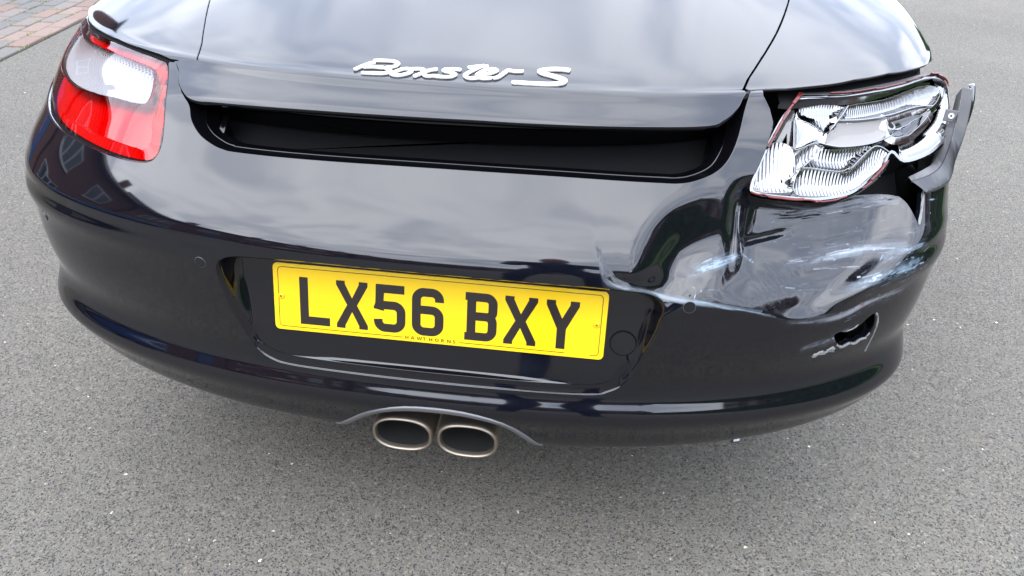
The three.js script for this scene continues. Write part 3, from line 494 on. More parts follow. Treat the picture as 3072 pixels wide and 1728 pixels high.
// ---- right tail light: its lens knocked off, the reflectors lie open
{
  const g = new THREE.Group(); g.name = 'broken_tail_light'; g.userData.label = 'smashed tail light with bare chrome reflectors and red lens rests'; car.add(g);
  const rib = (a, p) => { const t = a / p; return 2 * Math.abs(t - Math.floor(t + .5)); };
  const L0 = { as: steps([[.43, 1.05, .004]]), vs: steps([[.59, .80, .004]]) };
  mesh('housing', sheet({ surf: lampSurf, ...L0, sdf: (a, v) => D.lamp(a, v) - .002, off: () => -.062, flange: [[.0005, -.004], [.002, -.058]] }), M.chromeSoft, g);
  mesh('rim', sheet({ surf: lampSurf, as: steps([[.43, 1.05, .003]]), vs: steps([[.59, .80, .003]]), sdf: (a, v) => Math.max(D.lamp(a, v), -D.lamp(a, v) - .0042), off: () => -.004, flange: [[.0005, .0008], [.0005, .012]] }), M.chromeSoft, g);
  const cells = [
    [[[.619, .765], [.708, .767], [.827, .764], [.944, .727], [.874, .714], [.797, .731], [.717, .734], [.674, .733], [.597, .737]], .012, .0052, .0006, -.010],
    [[[.531, .763], [.614, .763], [.575, .715], [.564, .717], [.544, .731], [.520, .742]], .010, .0052, .0004, -.010],
    [[[.722, .729], [.797, .727], [.870, .711], [.799, .683], [.775, .679], [.727, .687]], .022, .05, 0, -.010],
    [[[.517, .737], [.544, .726], [.562, .713], [.573, .711], [.568, .691], [.559, .692], [.548, .696], [.517, .687], [.513, .700], [.513, .730]], .009, .013, .0008, -.009],
    [[[.477, .705], [.489, .727], [.524, .773], [.529, .766], [.511, .732], [.511, .702]], .003, .05, 0, -.006],
    [[[.466, .691], [.487, .699], [.510, .686], [.516, .647], [.500, .634], [.517, .619], [.448, .627], [.455, .666]], .010, .0066, .0010, -.008],
    [[[.517, .677], [.547, .693], [.566, .684], [.600, .679], [.676, .674], [.623, .646], [.594, .645], [.533, .657], [.521, .646]], .011, .0064, .0008, -.010],
    [[[.520, .638], [.534, .653], [.594, .641], [.627, .641], [.678, .670], [.716, .655], [.702, .634], [.667, .619], [.618, .606], [.544, .610], [.521, .618]], .010, .0066, .0010, -.008],
    [[[.950, .724], [1.025, .700], [.955, .652], [.837, .634], [.757, .640], [.781, .674], [.805, .681]], .005, .05, 0, -.006],
    [[[.527, .776], [.592, .778], [.683, .781], [.830, .771], [1.02, .707], [1.02, .702], [.828, .767], [.681, .772], [.591, .769], [.531, .767]], .002, .05, 0, -.005]];
  for (const [pts, depth, pitch, amp, lift] of cells) {
    const d = polyDist(smooth(pts, true, 3), true), xs = pts.map(p => p[0]), ys = pts.map(p => p[1]);
    mesh('reflector', sheet({
      surf: lampSurf, as: steps([[Math.min(...xs) - .008, Math.max(...xs) + .008, amp ? .0011 : .003]]), vs: steps([[Math.min(...ys) - .008, Math.max(...ys) + .008, .003]]), sdf: d,
      off: (a, v) => amp === 0 && depth < .01 ? -.004 - (a > .74 && v < .73 ? .045 * sstep(-.01, .09, -D.lamp(a, v)) : .022 * sstep(-.005, .04, -D.lamp(a, v))) : lift - depth * (1 - Math.exp(d(a, v) / .013)) + amp * rib(a + .12 * (v - .7) * (pitch < .007 ? 1 : 0), pitch), flange: [[.0006, .0008], [.0008, .012]],
    }), M.chrome, g);
  }
  { const pts = [[.595, .733], [.674, .730], [.718, .729], [.714, .690], [.671, .682], [.602, .684], [.575, .692], [.579, .713]], d = polyDist(smooth(pts, true, 3), true); mesh('diffuser', sheet({ surf: lampSurf, as: steps([[.57, .725, .003]]), vs: steps([[.68, .74, .003]]), sdf: d, off: (a, v) => -.010 - .007 * (1 - Math.exp(d(a, v) / .02)), flange: [[.0006, .0008], [.0006, .010]] }), M.diffuser, g); }
  for (const f of [[[.617, .763], [.576, .714]], [[.593, .735], [.674, .731], [.720, .731], [.797, .729], [.874, .713]], [[.557, .693], [.600, .682], [.671, .679], [.726, .685]], [[.565, .685], [.529, .655]], [[.719, .656], [.676, .672], [.623, .643]]])
    mesh('divider_fin', joined([ribbon(f, .0022, .020, -.024, lampSurf)]), M.chromeSoft, g);
  const r = rng(77);
  const shards = (pts, w) => { const P = smooth(pts, false, 5), out = []; let k = 0; while (k < P.length - 2) { const n = 2 + Math.floor(r() * 4), e = Math.min(k + n, P.length - 1); if (r() < .82) out.push(ribbon(P.slice(k, e + 1).map(([a, v]) => [a + (r() - .5) * .0015, v + (r() - .5) * .0022]), w * (.6 + r() * .8), .003, -.004 + r() * .003, lampSurf)); k = e; } return out; };
  mesh('red_lens_rest', joined(shards([[.522, .780], [.495, .740], [.466, .690]], .0045)), M.redPlastic, g);
  mesh('red_lens_rest', joined([...shards([[.523, .781], [.592, .7835], [.683, .787], [.80, .781], [.90, .762], [1.03, .714]], .0022)]), M.redPlastic, g);
  mesh('red_lens_rest', joined([...shards([[.446, .619], [.483, .610], [.545, .600], [.568, .597], [.618, .599], [.669, .616], [.714, .645]], .0032)]), M.redPlastic, g);
  const put = (geo, mat, name, a, v, off) => { const f = frame(lampSurf, a, v), m = mesh(name, geo, mat, g); m.position.copy(f.P).addScaledVector(f.N, off); m.quaternion.setFromUnitVectors(V(0, 1, 0), f.N); return m; };
  put(new THREE.CapsuleGeometry(.0042, .010, 6, 16).rotateZ(1.4), M.amber, 'amber_bulb', .712, .757, -.022);
  put(new THREE.LatheGeometry([[.003, .004], [.008, .006], [.010, .003], [.011, -.012]].map(a => new THREE.Vector2(...a)), 20), M.chromeSoft, 'bulb_socket', .742, .713, -.024);
  put(new THREE.CylinderGeometry(.005, .005, .004, 16), M.soot, 'socket_hole', .742, .713, -.020);
  mesh('seal_strip', joined([ribbon([[.52, .790], [.592, .792], [.683, .797], [.80, .789], [.88, .772]], .0075, .004, -.010, lampSurf)]), M.greyPlastic, g);
}
// ---- the loose corner of the bumper: the stepped wall of its lamp pocket now stands open
{
  const E = [[.734, .701, -.202], [.766, .699, -.232], [.795, .700, -.272], [.809, .716, -.308], [.829, .749, -.352], [.839, .780, -.386], [.851, .799, -.427]];
  const G = [[0.7139, 0.7127, -0.2120], [0.7512, 0.7150, -0.2420], [0.7796, 0.7169, -0.2820], [0.7976, 0.7392, -0.3180], [0.8147, 0.7553, -0.3620], [0.8262, 0.7799, -0.3960], [0.8377, 0.7999, -0.4370]];
  const I = [[0.7142, 0.7118, -0.2320], [0.7474, 0.7161, -0.2620], [0.7748, 0.7148, -0.3020], [0.7905, 0.7319, -0.3380], [0.8060, 0.7462, -0.3820], [0.8288, 0.7571, -0.4160], [0.8442, 0.7902, -0.4570]];
  const curve = l => new THREE.CatmullRomCurve3(l.map(p => V(...p)), false, 'centripetal').getPoints(60);
  const e = curve(E), g = curve(G), n = curve(I);
  const strip = rows => { const mb = new MB(), id = rows.map(r => r.map((p, i) => mb.v(p, V(0, 0, 1), i, 0))); for (let k = 0; k < id.length - 1; k++) for (let i = 0; i < id[0].length - 1; i++) { mb.t(id[k][i], id[k][i + 1], id[k + 1][i + 1]); mb.t(id[k][i], id[k + 1][i + 1], id[k + 1][i]); } return toCreasedNormals(mb.geo(false), .45); };
  const sh = (l, x, y, z) => l.map(p => p.clone().add(V(x, y, z))), mid = (a, b, t) => a.map((p, i) => p.clone().lerp(b[i], t));
  mesh('lamp_pocket_wall', strip([sh(e, .0015, -.004, -.002), sh(e, .0004, 0, .0004), sh(mid(e, g, .08), -.0002, .0008, .0012), sh(mid(e, g, .5), 0, .001, .001), g]), std({ color: lin(.014, .014, .016), roughness: .3 }), car);
  mesh('lamp_pocket_ledge', strip([sh(g, 0, -.0025, -.001), sh(mid(g, n, .06), 0, -.0028, -.001), sh(mid(g, n, .12), 0, -.0004, .0004), mid(g, n, .5), n, sh(n, -.001, -.006, -.002), sh(n, 0, -.012, -.010)]), M.greyPlastic, car);
  mesh('lamp_pocket_lining', strip([sh(n, .0005, -.004, -.003), sh(n, .012, -.05, -.03), sh(n, .02, -.14, -.06)]), M.liner, car);
  { const c = n[46].clone().lerp(g[46], .45), q = new THREE.Group(); q.name = 'fixing_tab'; q.position.copy(c).add(V(-.006, .004, .004)); q.lookAt(V(.2, 1.25, .9)); car.add(q); mesh('tab', new RoundedBoxGeometry(.022, .020, .003, 2, .0012), M.greyPlastic, q); mesh('screw', new THREE.CylinderGeometry(.0048, .0052, .003, 20).rotateX(Math.PI / 2).translate(0, 0, .0025), M.chromeSoft, q); mesh('screw_hole', new THREE.CylinderGeometry(.0018, .0018, .001, 12).rotateX(Math.PI / 2).translate(0, 0, .0042), M.soot, q); }
}
// ---- torn plastic: pale raw edges of the tear, the hole and the bent corner
{
  const onBumper = (pts, w, h, off) => { const keep = plainSurf; const P = smooth(pts, false, 6), mb = new MB(), L = []; const r = rng(31 + pts.length);
    P.forEach(([a, v], i) => { const f = frame(bumperSurf, a, v), q = P[Math.min(i + 1, P.length - 1)], p = P[Math.max(i - 1, 0)], T = f.A.clone().multiplyScalar(q[0] - p[0]).addScaledVector(f.B, q[1] - p[1]).normalize(), S = V().crossVectors(f.N, T).normalize(), o = f.P.clone().addScaledVector(f.N, off + (r() - .5) * .0008), k = (i === 0 || i === P.length - 1 ? .2 : 1) * w * (.6 + .8 * r()); L.push([[-k / 2, 0], [-k / 4, h], [k / 4, h], [k / 2, 0]].map(([s, d]) => mb.v(o.clone().addScaledVector(S, s).addScaledVector(f.N, d), f.N, a, v))); });
    for (let i = 0; i < L.length - 1; i++) for (let k = 0; k < 3; k++) { mb.t(L[i][k], L[i + 1][k + 1], L[i + 1][k]); mb.t(L[i][k], L[i][k + 1], L[i + 1][k + 1]); }
    return mb; };
  mesh('torn_edge', joined([onBumper([[.822, .527], [.833, .55], [.8385, .578]], .0042, .0016, -.001)]), M.tornEdge, car);
  for (const b of [onBumper([[.690, .349], [.700, .343], [.712, .339], [.727, .344], [.745, .340], [.760, .346], [.777, .345]], .0045, .0014, -.001), onBumper([[.765, .399], [.783, .384], [.795, .357], [.800, .325], [.803, .305]], .0034, .0015, -.0005), onBumper([[.700, .375], [.715, .378], [.724, .384]], .002, .001, 0), onBumper([[.642, .330], [.655, .337], [.668, .335], [.680, .343], [.688, .338]], .008, .0022, -.0005)]) mesh('torn_edge', joined([b]), M.tornEdge, car);
}
// ---- exhaust: two oval tips under a grey trim arch
{
  const tip = (x, y, rx, ry, name) => {
    const mb = new MB(), prof = [[-.42, .94], [-.03, 1.0], [-.009, 1.0], [-.0042, .985], [-.0012, .955], [0, .92], [-.001, .89], [-.004, .868], [-.010, .855]], n = 64, rows = [];
    for (const [z, k] of prof) { const row = []; for (let i = 0; i <= n; i++) { const t = i / n * 2 * Math.PI, c = Math.cos(t), s = Math.sin(t), q = Math.pow(Math.abs(c) ** 2.5 + Math.abs(s) ** 2.5, -1 / 2.5), e = (1 - k) * .055; row.push(mb.v(V(c * q * (rx - e), s * q * (ry - e), z), V(0, 0, 1), i / n, z)); } rows.push(row); }
    for (let j = 0; j < rows.length - 1; j++) for (let i = 0; i < n; i++) { mb.t(rows[j][i], rows[j][i + 1], rows[j + 1][i + 1]); mb.t(rows[j][i], rows[j + 1][i + 1], rows[j + 1][i]); }
    const g = new THREE.Group(); g.name = 'exhaust_tip'; g.position.set(x, y, .004); car.add(g); mesh('pipe', mb.geo(false), M.steel, g);
    const bb = new MB(), br = [-.0095, -.03, -.40].map((z, w) => { const row = []; for (let i = 0; i <= n; i++) { const t = i / n * 2 * Math.PI, c = Math.cos(t), s = Math.sin(t), q = Math.pow(Math.abs(c) ** 2.5 + Math.abs(s) ** 2.5, -1 / 2.5), e = .0079 + w * .0004; row.push(bb.v(V(c * q * (rx - e), s * q * (ry - e), z), V(0, 0, 1), i / n, z)); } return row; });
    for (let j = 0; j < 2; j++) for (let i = 0; i < n; i++) { bb.t(br[j][i], br[j][i + 1], br[j + 1][i + 1]); bb.t(br[j][i], br[j + 1][i + 1], br[j + 1][i]); }
    mesh('sooty_bore', bb.geo(false), M.soot, g);
    const c = new THREE.CircleGeometry(1, 40); c.scale(rx * .92, ry * .9, 1); c.translate(0, 0, -.39); mesh('bore_end', c, M.soot, g);
  };
  tip(-.066, .270, .0535, .0375); tip(.047, .270, .0535, .0375);
  const P = O.exhaust.slice(8, -9).filter((p, i) => i % 2 === 0), mb = new MB(), L = [];
  P.forEach(([a, v], i) => { const f = frame(plainSurf, a, v), q = P[Math.min(i + 1, P.length - 1)], p = P[Math.max(i - 1, 0)], T = f.A.clone().multiplyScalar(q[0] - p[0]).addScaledVector(f.B, q[1] - p[1]).normalize(), S = V().crossVectors(f.N, T); L.push([[.0035, -.004], [.0035, .0014], [.001, .0026], [-.006, .0016], [-.0075, -.001], [-.008, -.02]].map(([s, d]) => mb.v(f.P.clone().addScaledVector(S, s).addScaledVector(f.N, d), f.N, i / 20, s * 10))); });
  for (let i = 0; i < L.length - 1; i++) for (let k = 0; k < 5; k++) { mb.t(L[i][k], L[i][k + 1], L[i + 1][k + 1]); mb.t(L[i][k], L[i + 1][k + 1], L[i + 1][k]); }
  mesh('exhaust_trim', mb.geo(false), M.trim, car);
  mesh('heat_shield', new RoundedBoxGeometry(.5, .12, .3, 2, .03).translate(-.01, .33, -.30), M.soot, car);
}
// ---- what the camera hardly sees: underside, wheels, soft top, nose
function loft(secs, n = 40, arc = [0, 2 * Math.PI]) {
  const mb = new MB(), rows = secs.map(([z, w, y0, y1, e]) => { const row = []; for (let i = 0; i <= n; i++) { const t = lerp(arc[0], arc[1], i / n), c = Math.cos(t), s = Math.sin(t), q = Math.pow(Math.abs(c) ** e + Math.abs(s) ** e, -1 / e); row.push(mb.v(V(c * q * w, (y0 + y1) / 2 + s * q * (y1 - y0) / 2, z), V(0, 1, 0), i / n, z)); } return row; });
  for (let j = 0; j < rows.length - 1; j++) for (let i = 0; i < n; i++) { mb.t(rows[j][i], rows[j + 1][i], rows[j + 1][i + 1]); mb.t(rows[j][i], rows[j + 1][i + 1], rows[j][i + 1]); }
  for (const r of [rows[0], rows[rows.length - 1]]) for (let i = 1; i < n - 1; i++) mb.t(r[0], r[i], r[i + 1]);
  return mb.geo(false);
}
mesh('under_tray', new RoundedBoxGeometry(1.5, .10, 3.4, 2, .02).translate(0, .19, -2.2), M.liner, car);
mesh('front_body', loft([[-1.55, .78, .22, .92, 4], [-2.2, .84, .2, .93, 4], [-2.9, .86, .2, .90, 3.5], [-3.4, .86, .22, .80, 3], [-3.9, .78, .22, .66, 2.8], [-4.2, .6, .25, .52, 2.5]]), M.paint, car);
mesh('soft_top', loft([[-.93, .50, .80, .945, 2.6], [-1.25, .60, .80, 1.05, 2.6], [-1.7, .63, .8, 1.17, 2.8], [-2.1, .62, .8, 1.2, 2.8], [-2.6, .6, .8, 1.0, 2.8]]), M.cloth, car);
for (const [x, z] of [[-.70, -1.3], [.70, -1.3], [-.74, -3.43], [.74, -3.43]]) {
  const w = new THREE.Group(); w.name = 'wheel'; w.position.set(x, .325, z); car.add(w);
  const ty = new THREE.LatheGeometry([[.225, -.12], [.30, -.125], [.322, -.10], [.325, 0], [.322, .10], [.30, .125], [.225, .12]].map(a => new THREE.Vector2(...a)), 56); ty.rotateZ(Math.PI / 2); mesh('tyre', ty, M.tyre, w);
  const ri = new THREE.LatheGeometry([[.03, .05], [.05, .085], [.20, .10], [.225, .118], [.228, -.118]].map(a => new THREE.Vector2(...a)), 40); ri.rotateZ(x > 0 ? -Math.PI / 2 : Math.PI / 2); mesh('rim', ri, M.chromeSoft, w);
}

// ---------------------------------------------------------------- ground
function asphaltMaps() {
  const N = 2048, col = new Uint8Array(N * N * 4), hgt = new Uint8Array(N * N * 4), r = rng(21);
  for (let j = 0; j < N; j++) for (let i = 0; i < N; i++) { const o = 4 * (j * N + i), k = (r() - .5) * 10; col[o] = 90 + k; col[o + 1] = 89 + k; col[o + 2] = 85 + k; col[o + 3] = 255; hgt[o] = 105 + k; hgt[o + 3] = 255; }
  const stamp = (cx, cy, rad, ex, an, f) => {
    const ca = Math.cos(an), sa = Math.sin(an), R2 = rad * 1.6;
    for (let y = Math.floor(cy - R2); y <= cy + R2; y++) for (let x = Math.floor(cx - R2); x <= cx + R2; x++) {
      const dx = x - cx, dy = y - cy, u = (dx * ca + dy * sa) * ex / rad, v = (dy * ca - dx * sa) / ex / rad, d = u ** 4 + v ** 4 + .6 * u * u * v * v; if (d > 1) continue;
      f(4 * (((y + N) % N) * N + (x + N) % N), d);
    }
  };
  for (let k = 0; k < 120000; k++) { // aggregate, worn nearly level
    const q = r(); let t = 91 + (r() + r() - 1) * 21; if (q > .9988) t = 150 + r() * 50;
    const wr = t * (1.03 + (r() - .4) * .05), wb = t * (.93 - (r() - .5) * .07), top = 120 + r() * 40;
    stamp(r() * N, r() * N, 1.6 + Math.pow(r(), 2) * 4.2, .7 + r() * .6, r() * Math.PI, (o, d) => { const g = 1 + (r() - .5) * .10, e = d > .6 ? .93 : 1; col[o] = clamp(wr * g * e, 0, 255); col[o + 1] = clamp(t * g * e, 0, 255); col[o + 2] = clamp(wb * g * e, 0, 255); hgt[o] = top * (1 - .35 * d * d); });
  }
  for (let k = 0; k < 70000; k++) { // open pores between the stones
    const t = 36 + r() * 28, deep = 10 + r() * 50;
    stamp(r() * N, r() * N, .9 + Math.pow(r(), 2.5) * 2.2, .55 + r() * .9, r() * Math.PI, (o, d) => { const w = d > .5 ? .5 : 1; col[o] = lerp(col[o], t, w); col[o + 1] = lerp(col[o + 1], t, w); col[o + 2] = lerp(col[o + 2], t, w); hgt[o] = lerp(hgt[o], deep, w); });
  }
  const mk = (d, s) => { const t = new THREE.DataTexture(d, N, N); t.wrapS = t.wrapT = THREE.RepeatWrapping; t.magFilter = THREE.LinearFilter; if (s) t.colorSpace = THREE.SRGBColorSpace; t.repeat.set(1 / 1.25, 1 / 1.25); t.needsUpdate = true; return t; };
  return [mk(col, true), mk(hgt, false)];
}
{
  const [map, bumpMap] = asphaltMaps();
  const xs = steps([[-150, -9, 20], [-9, 9, .3], [9, 150, 20]]), mb = new MB(), cl = [], n = xs.length;
  for (const z of xs) for (const x of xs) { mb.v(V(x, 0, z), V(0, 1, 0), x, z); const k = 1 + .16 * fbm2(x * .5, z * .5, 3) + .10 * fbm2(x * 2.1 + 9, z * 2.1, 3); cl.push(k * 1.02, k * (.985 + .012 * n2(x * .7, z * .7)), k * .94); }
  for (let j = 0; j < n - 1; j++) for (let i = 0; i < n - 1; i++) { const a = j * n + i; mb.t(a, a + n, a + n + 1); mb.t(a, a + n + 1, a + 1); }
  const g = mb.geo(); g.setAttribute('color', new THREE.Float32BufferAttribute(cl, 3));
  structure('asphalt_ground', g, std({ map, bumpMap, bumpScale: .0042, roughness: .92, vertexColors: true }));
  // loose grit
  const r = rng(3), chip = new THREE.IcosahedronGeometry(1, 0), gr = new THREE.InstancedMesh(chip, std({ color: 0xffffff, roughness: .85 }), 200), m = new THREE.Matrix4(), q = new THREE.Quaternion(), e = new THREE.Euler();
  for (let i = 0; i < 200; i++) {
    let x, z; if (i < 80) { x = -2.72 - r() * .22 + (r() - .5) * .1; z = -1.6 - r() * 3.4; } else { x = (r() - .5) * 7; z = 1.2 - r() * 7; }
    const s = .0010 + Math.pow(r(), 3) * .0026; m.compose(V(x, s * .35, z), q.setFromEuler(e.set(r() * 6, r() * 6, r() * 6)), V(s * (.8 + r() * .6), s * (.5 + r() * .4), s)); gr.setMatrixAt(i, m);
    const t = r() < .3 ? .22 + r() * .2 : .09 + r() * .1; gr.setColorAt(i, lin(t, t * (.95 + r() * .05), t * (.86 + r() * .1)));
  }
  gr.name = 'loose_grit'; gr.userData.kind = 'stuff'; gr.userData.label = 'pale grit scattered over the asphalt'; gr.userData.category = 'grit'; gr.castShadow = gr.receiveShadow = true; scene.add(gr);
}
{ // a splinter of the broken lens
  const t = thing('lens_fragment', 'small clear splinter of broken lamp lens lying on the asphalt below the dented bumper', 'fragment', [0.584, 0, -0.382], .6);
  const sh = new THREE.Shape(); sh.moveTo(-.011, -.004); sh.lineTo(.004, -.007); sh.lineTo(.012, .001); sh.lineTo(.001, .006);
  mesh('shard', new THREE.ExtrudeGeometry(sh, { depth: .0018, bevelEnabled: true, bevelThickness: .0003, bevelSize: .0003, bevelSegments: 1 }).rotateX(-1.25).translate(0, .004, 0), M.chromeSoft, t);
}
// ---- brick paving beside the road
{
  const pave = new THREE.Group(); pave.name = 'brick_paving'; pave.userData.kind = 'structure'; scene.add(pave);
  const turn = o => { o.rotation.y = .10; o.position.set(-2.84 + 2.895 * Math.cos(.10) + 3 * Math.sin(.10), 0, -3 - 2.895 * Math.sin(.10) + 3 * Math.cos(.10)); };
  turn(pave);
  const r = rng(8);
  const speck = (() => { const N = 256, d = new Uint8Array(N * N * 4); for (let j = 0; j < N; j++) for (let i = 0; i < N; i++) { const k = 215 + 26 * fbm2(i * .035, j * .035, 4) + (r() - .5) * 42, o = 4 * (j * N + i); d[o] = d[o + 1] = d[o + 2] = clamp(k, 0, 255); d[o + 3] = 255; } const t = new THREE.DataTexture(d, N, N); t.wrapS = t.wrapT = THREE.RepeatWrapping; t.magFilter = THREE.LinearFilter; t.needsUpdate = true; t.repeat.set(5, 5); return t; })();
  const bed = new THREE.PlaneGeometry(3.4, 7.4, 1, 1).rotateX(-Math.PI / 2).translate(-4.59, .004, -3.6); mesh('joint_bed', bed, std({ color: lin(.075, .066, .046), roughness: 1, bumpMap: speck, bumpScale: .004 }), pave);
  const tones = [[.175, .118, .095], [.155, .105, .085], [.19, .135, .112], [.125, .115, .105], [.11, .104, .10], [.15, .127, .112]].map(c => std({ color: lin(...c), map: speck, bumpMap: speck, bumpScale: .0015, roughness: .9 }));
  const s = new THREE.Shape(); s.moveTo(-.046, -.096); s.lineTo(.046, -.096); s.lineTo(.046, .096); s.lineTo(-.046, .096);
  const bricks = [0, 1, 2].map(k => { const g = new THREE.ExtrudeGeometry(s, { depth: .03, bevelEnabled: true, bevelThickness: .004, bevelSize: .0035, bevelSegments: 1 }); g.rotateX(-Math.PI / 2); g.translate(0, -.03, 0); const u = g.attributes.uv; for (let i = 0; i < u.count; i++) u.setXY(i, u.getX(i) + k * .37, u.getY(i) + k * .21); return g; });
  let c = 0;
  for (let i = 0; i < 15; i++) for (let j = 0; j < 20; j++) {
    const x = -2.945 - i * .1035, z = -1.75 - j * .2045 - (i & 1 ? .102 : 0) + (r() - .5) * .006;
    if (i === 0 && r() < .25) continue;
    const pink = r() < .52, m = mesh(c ? `brick_${String(c).padStart(3, '0')}` : 'brick', bricks[(r() * 3) | 0], tones[pink ? (r() * 3) | 0 : 3 + ((r() * 3) | 0)], pave); c++;
    m.position.set(x + (r() - .5) * .004, .0075 + r() * .004, z); m.rotation.set((r() - .5) * .02, (r() - .5) * .03, (r() - .5) * .02);
  }
  // moss and grass in the joints
  const blade = new THREE.BufferGeometry(); blade.setAttribute('position', new THREE.Float32BufferAttribute([-.0012, 0, 0, .0012, 0, 0, .0002, .5, .18, -.0012, 0, 0, .0002, .5, .18, .0004, 1, .5].map((v, i) => v * (i % 3 === 0 ? 1 : .022)), 3)); blade.computeVertexNormals();
  const gm = new THREE.InstancedMesh(blade, std({ color: 0xffffff, roughness: .8, side: THREE.DoubleSide }), 9000), mm = new THREE.Matrix4(), q = new THREE.Quaternion(), e = new THREE.Euler();
  let k = 0; while (k < 9000) {
    const i = Math.floor(r() * 15), along = r() < .6, z = -1.7 - r() * 4.1, x = -2.945 - i * .1035;
    if (n2(x * 3.2, z * 2.4) < .05) { if (r() < .9) continue; }
    let px, pz; if (along) { px = x + .0517; pz = z; } else { const j = Math.round((z + 1.75 + (i & 1 ? .102 : 0)) / .2045); pz = -1.75 + j * .2045 - (i & 1 ? .102 : 0) + .102; px = x + (r() - .5) * .1; }
    mm.compose(V(px + (r() - .5) * .012, .006, pz + (r() - .5) * .012), q.setFromEuler(e.set((r() - .5) * 1.2, r() * 6.3, (r() - .5) * 1.2)), V(1 + r(), .4 + r() * .8, .6 + r())); gm.setMatrixAt(k, mm);
    const t = r(); gm.setColorAt(k, lin(.14 + .12 * t, .17 + .07 * t, .05 + .03 * t)); k++;
  }
  turn(gm); gm.name = 'joint_grass'; gm.userData.kind = 'stuff'; gm.userData.label = 'grass and moss growing between the paving bricks'; gm.userData.category = 'grass'; gm.castShadow = gm.receiveShadow = true; scene.add(gm);
}
// ---------------------------------------------------------------- what the paint mirrors: houses, hedge, verge, the photographer
{
  const brick = std({ color: lin(.12, .058, .045), roughness: .9 }), roofM = std({ color: lin(.075, .06, .055), roughness: .85 }), white = std({ color: lin(.45, .45, .45), roughness: .5 }), pane = phys({ color: lin(.04, .05, .06), roughness: .04 }), doorM = std({ color: lin(.02, .05, .16), roughness: .4 });
  const box = (w, h, d, x, y, z) => new THREE.BoxGeometry(w, h, d).translate(x, y, z);
  const proto = new THREE.Group();
  mesh('wall', box(7, 5.2, 6.4, -3.5, 2.6, 0), brick, proto);
  { const s = new THREE.Shape(); s.moveTo(-7.4, 5.2); s.lineTo(.4, 5.2); s.lineTo(-3.5, 7.6); const g = new THREE.ExtrudeGeometry(s, { depth: 6.5, bevelEnabled: false }); g.translate(0, 0, -3.25); const rf = mesh('roof', g, roofM, proto); mesh('chimney', box(.5, 1.2, .6, -3.5, 7.6, 2.6), brick, rf); }
  for (const [z, y, w, h] of [[-1.6, 3.9, 1.7, 1.15], [1.5, 3.9, 1.2, 1.15], [-1.5, 1.5, 2.1, 1.3]]) {
    const f = mesh('window', box(.10, h, w, .03, y, z), white, proto);
    const n = w > 1.5 ? 3 : 2; for (let i = 0; i < n; i++) mesh('pane', box(.03, h - .16, w / n - .1, .08, y, z - w / 2 + w / n * (i + .5)), pane, f);
    mesh('sill', box(.16, .07, w + .16, .06, y - h / 2 - .06, z), white, f);
  }
  const dr = mesh('door', box(.09, 2.05, .95, .02, 1.03, 1.9), doorM, proto); mesh('handle', box(.05, .04, .14, .09, 1.0, 1.6), M.chromeSoft, dr);
  for (let i = 0; i < 7; i++) { const h = i ? proto.clone() : proto; h.name = numbered('brick_house'); h.position.set(-8.6 - (i % 3 === 1 ? .3 : 0), 0, -6 + i * 6.55); tag(h, 'red brick terraced house with white windows along the left side of the road', 'house', 'terraced houses across the pavement'); scene.add(h); }
  for (let i = 0; i < 4; i++) { const h = proto.clone(); h.name = numbered('brick_house'); h.rotation.y = Math.PI; h.position.set(14, 0, -3 + i * 7.4); tag(h, 'brick house behind the hedge on the right side of the road', 'house', 'houses behind the hedge'); scene.add(h); }
  for (let i = 0; i < 5; i++) { const h = proto.clone(); h.name = numbered('brick_house'); h.rotation.y = Math.PI / 2; h.position.set(-14 + i * 6.55, 0, 44); tag(h, 'red brick house closing the far end of the road', 'house', 'houses at the end of the road'); scene.add(h); }
  structure('grass_verge', new THREE.BoxGeometry(5, .12, 60).translate(7.6, .0, 4), std({ color: lin(.07, .12, .03), roughness: 1 }));
  const hg = new MB(), r = rng(14);
  for (let k = 0; k < 9000; k++) { const z = -12 + r() * 34, f = r(), yy = .05 + r() * 1.75, x = 6.6 + (f < .7 ? (r() - .5) * .16 : r() * .9) + .12 * n2(z * .8, yy), y = f < .7 ? yy : 1.75 + (r() - .5) * .2, s = .05 + r() * .07, a = V(r() - .5, r() - .5, r() - .5).normalize(), b = V(r() - .5, r() - .5, r() - .5).cross(a).normalize(), c = V().crossVectors(a, b), p = V(x, y, z); const i0 = hg.v(p.clone().addScaledVector(a, s), c, 0, 0), i1 = hg.v(p.clone().addScaledVector(b, s * .5), c, 1, 0), i2 = hg.v(p.clone().addScaledVector(a, -s), c, 1, 1), i3 = hg.v(p.clone().addScaledVector(b, -s * .5), c, 0, 1); hg.t(i0, i1, i2); hg.t(i0, i2, i3); }
  const h = thing('hedge', 'clipped green hedge behind the grass verge', 'hedge', [0, 0, 0]);
  mesh('leaves', hg.geo(), std({ color: lin(.045, .085, .02), roughness: .7, side: THREE.DoubleSide }), h);
  mesh('core', box(.75, 1.68, 34, 7.08, .88, 5), std({ color: lin(.045, .085, .02), roughness: 1 }), h);
}
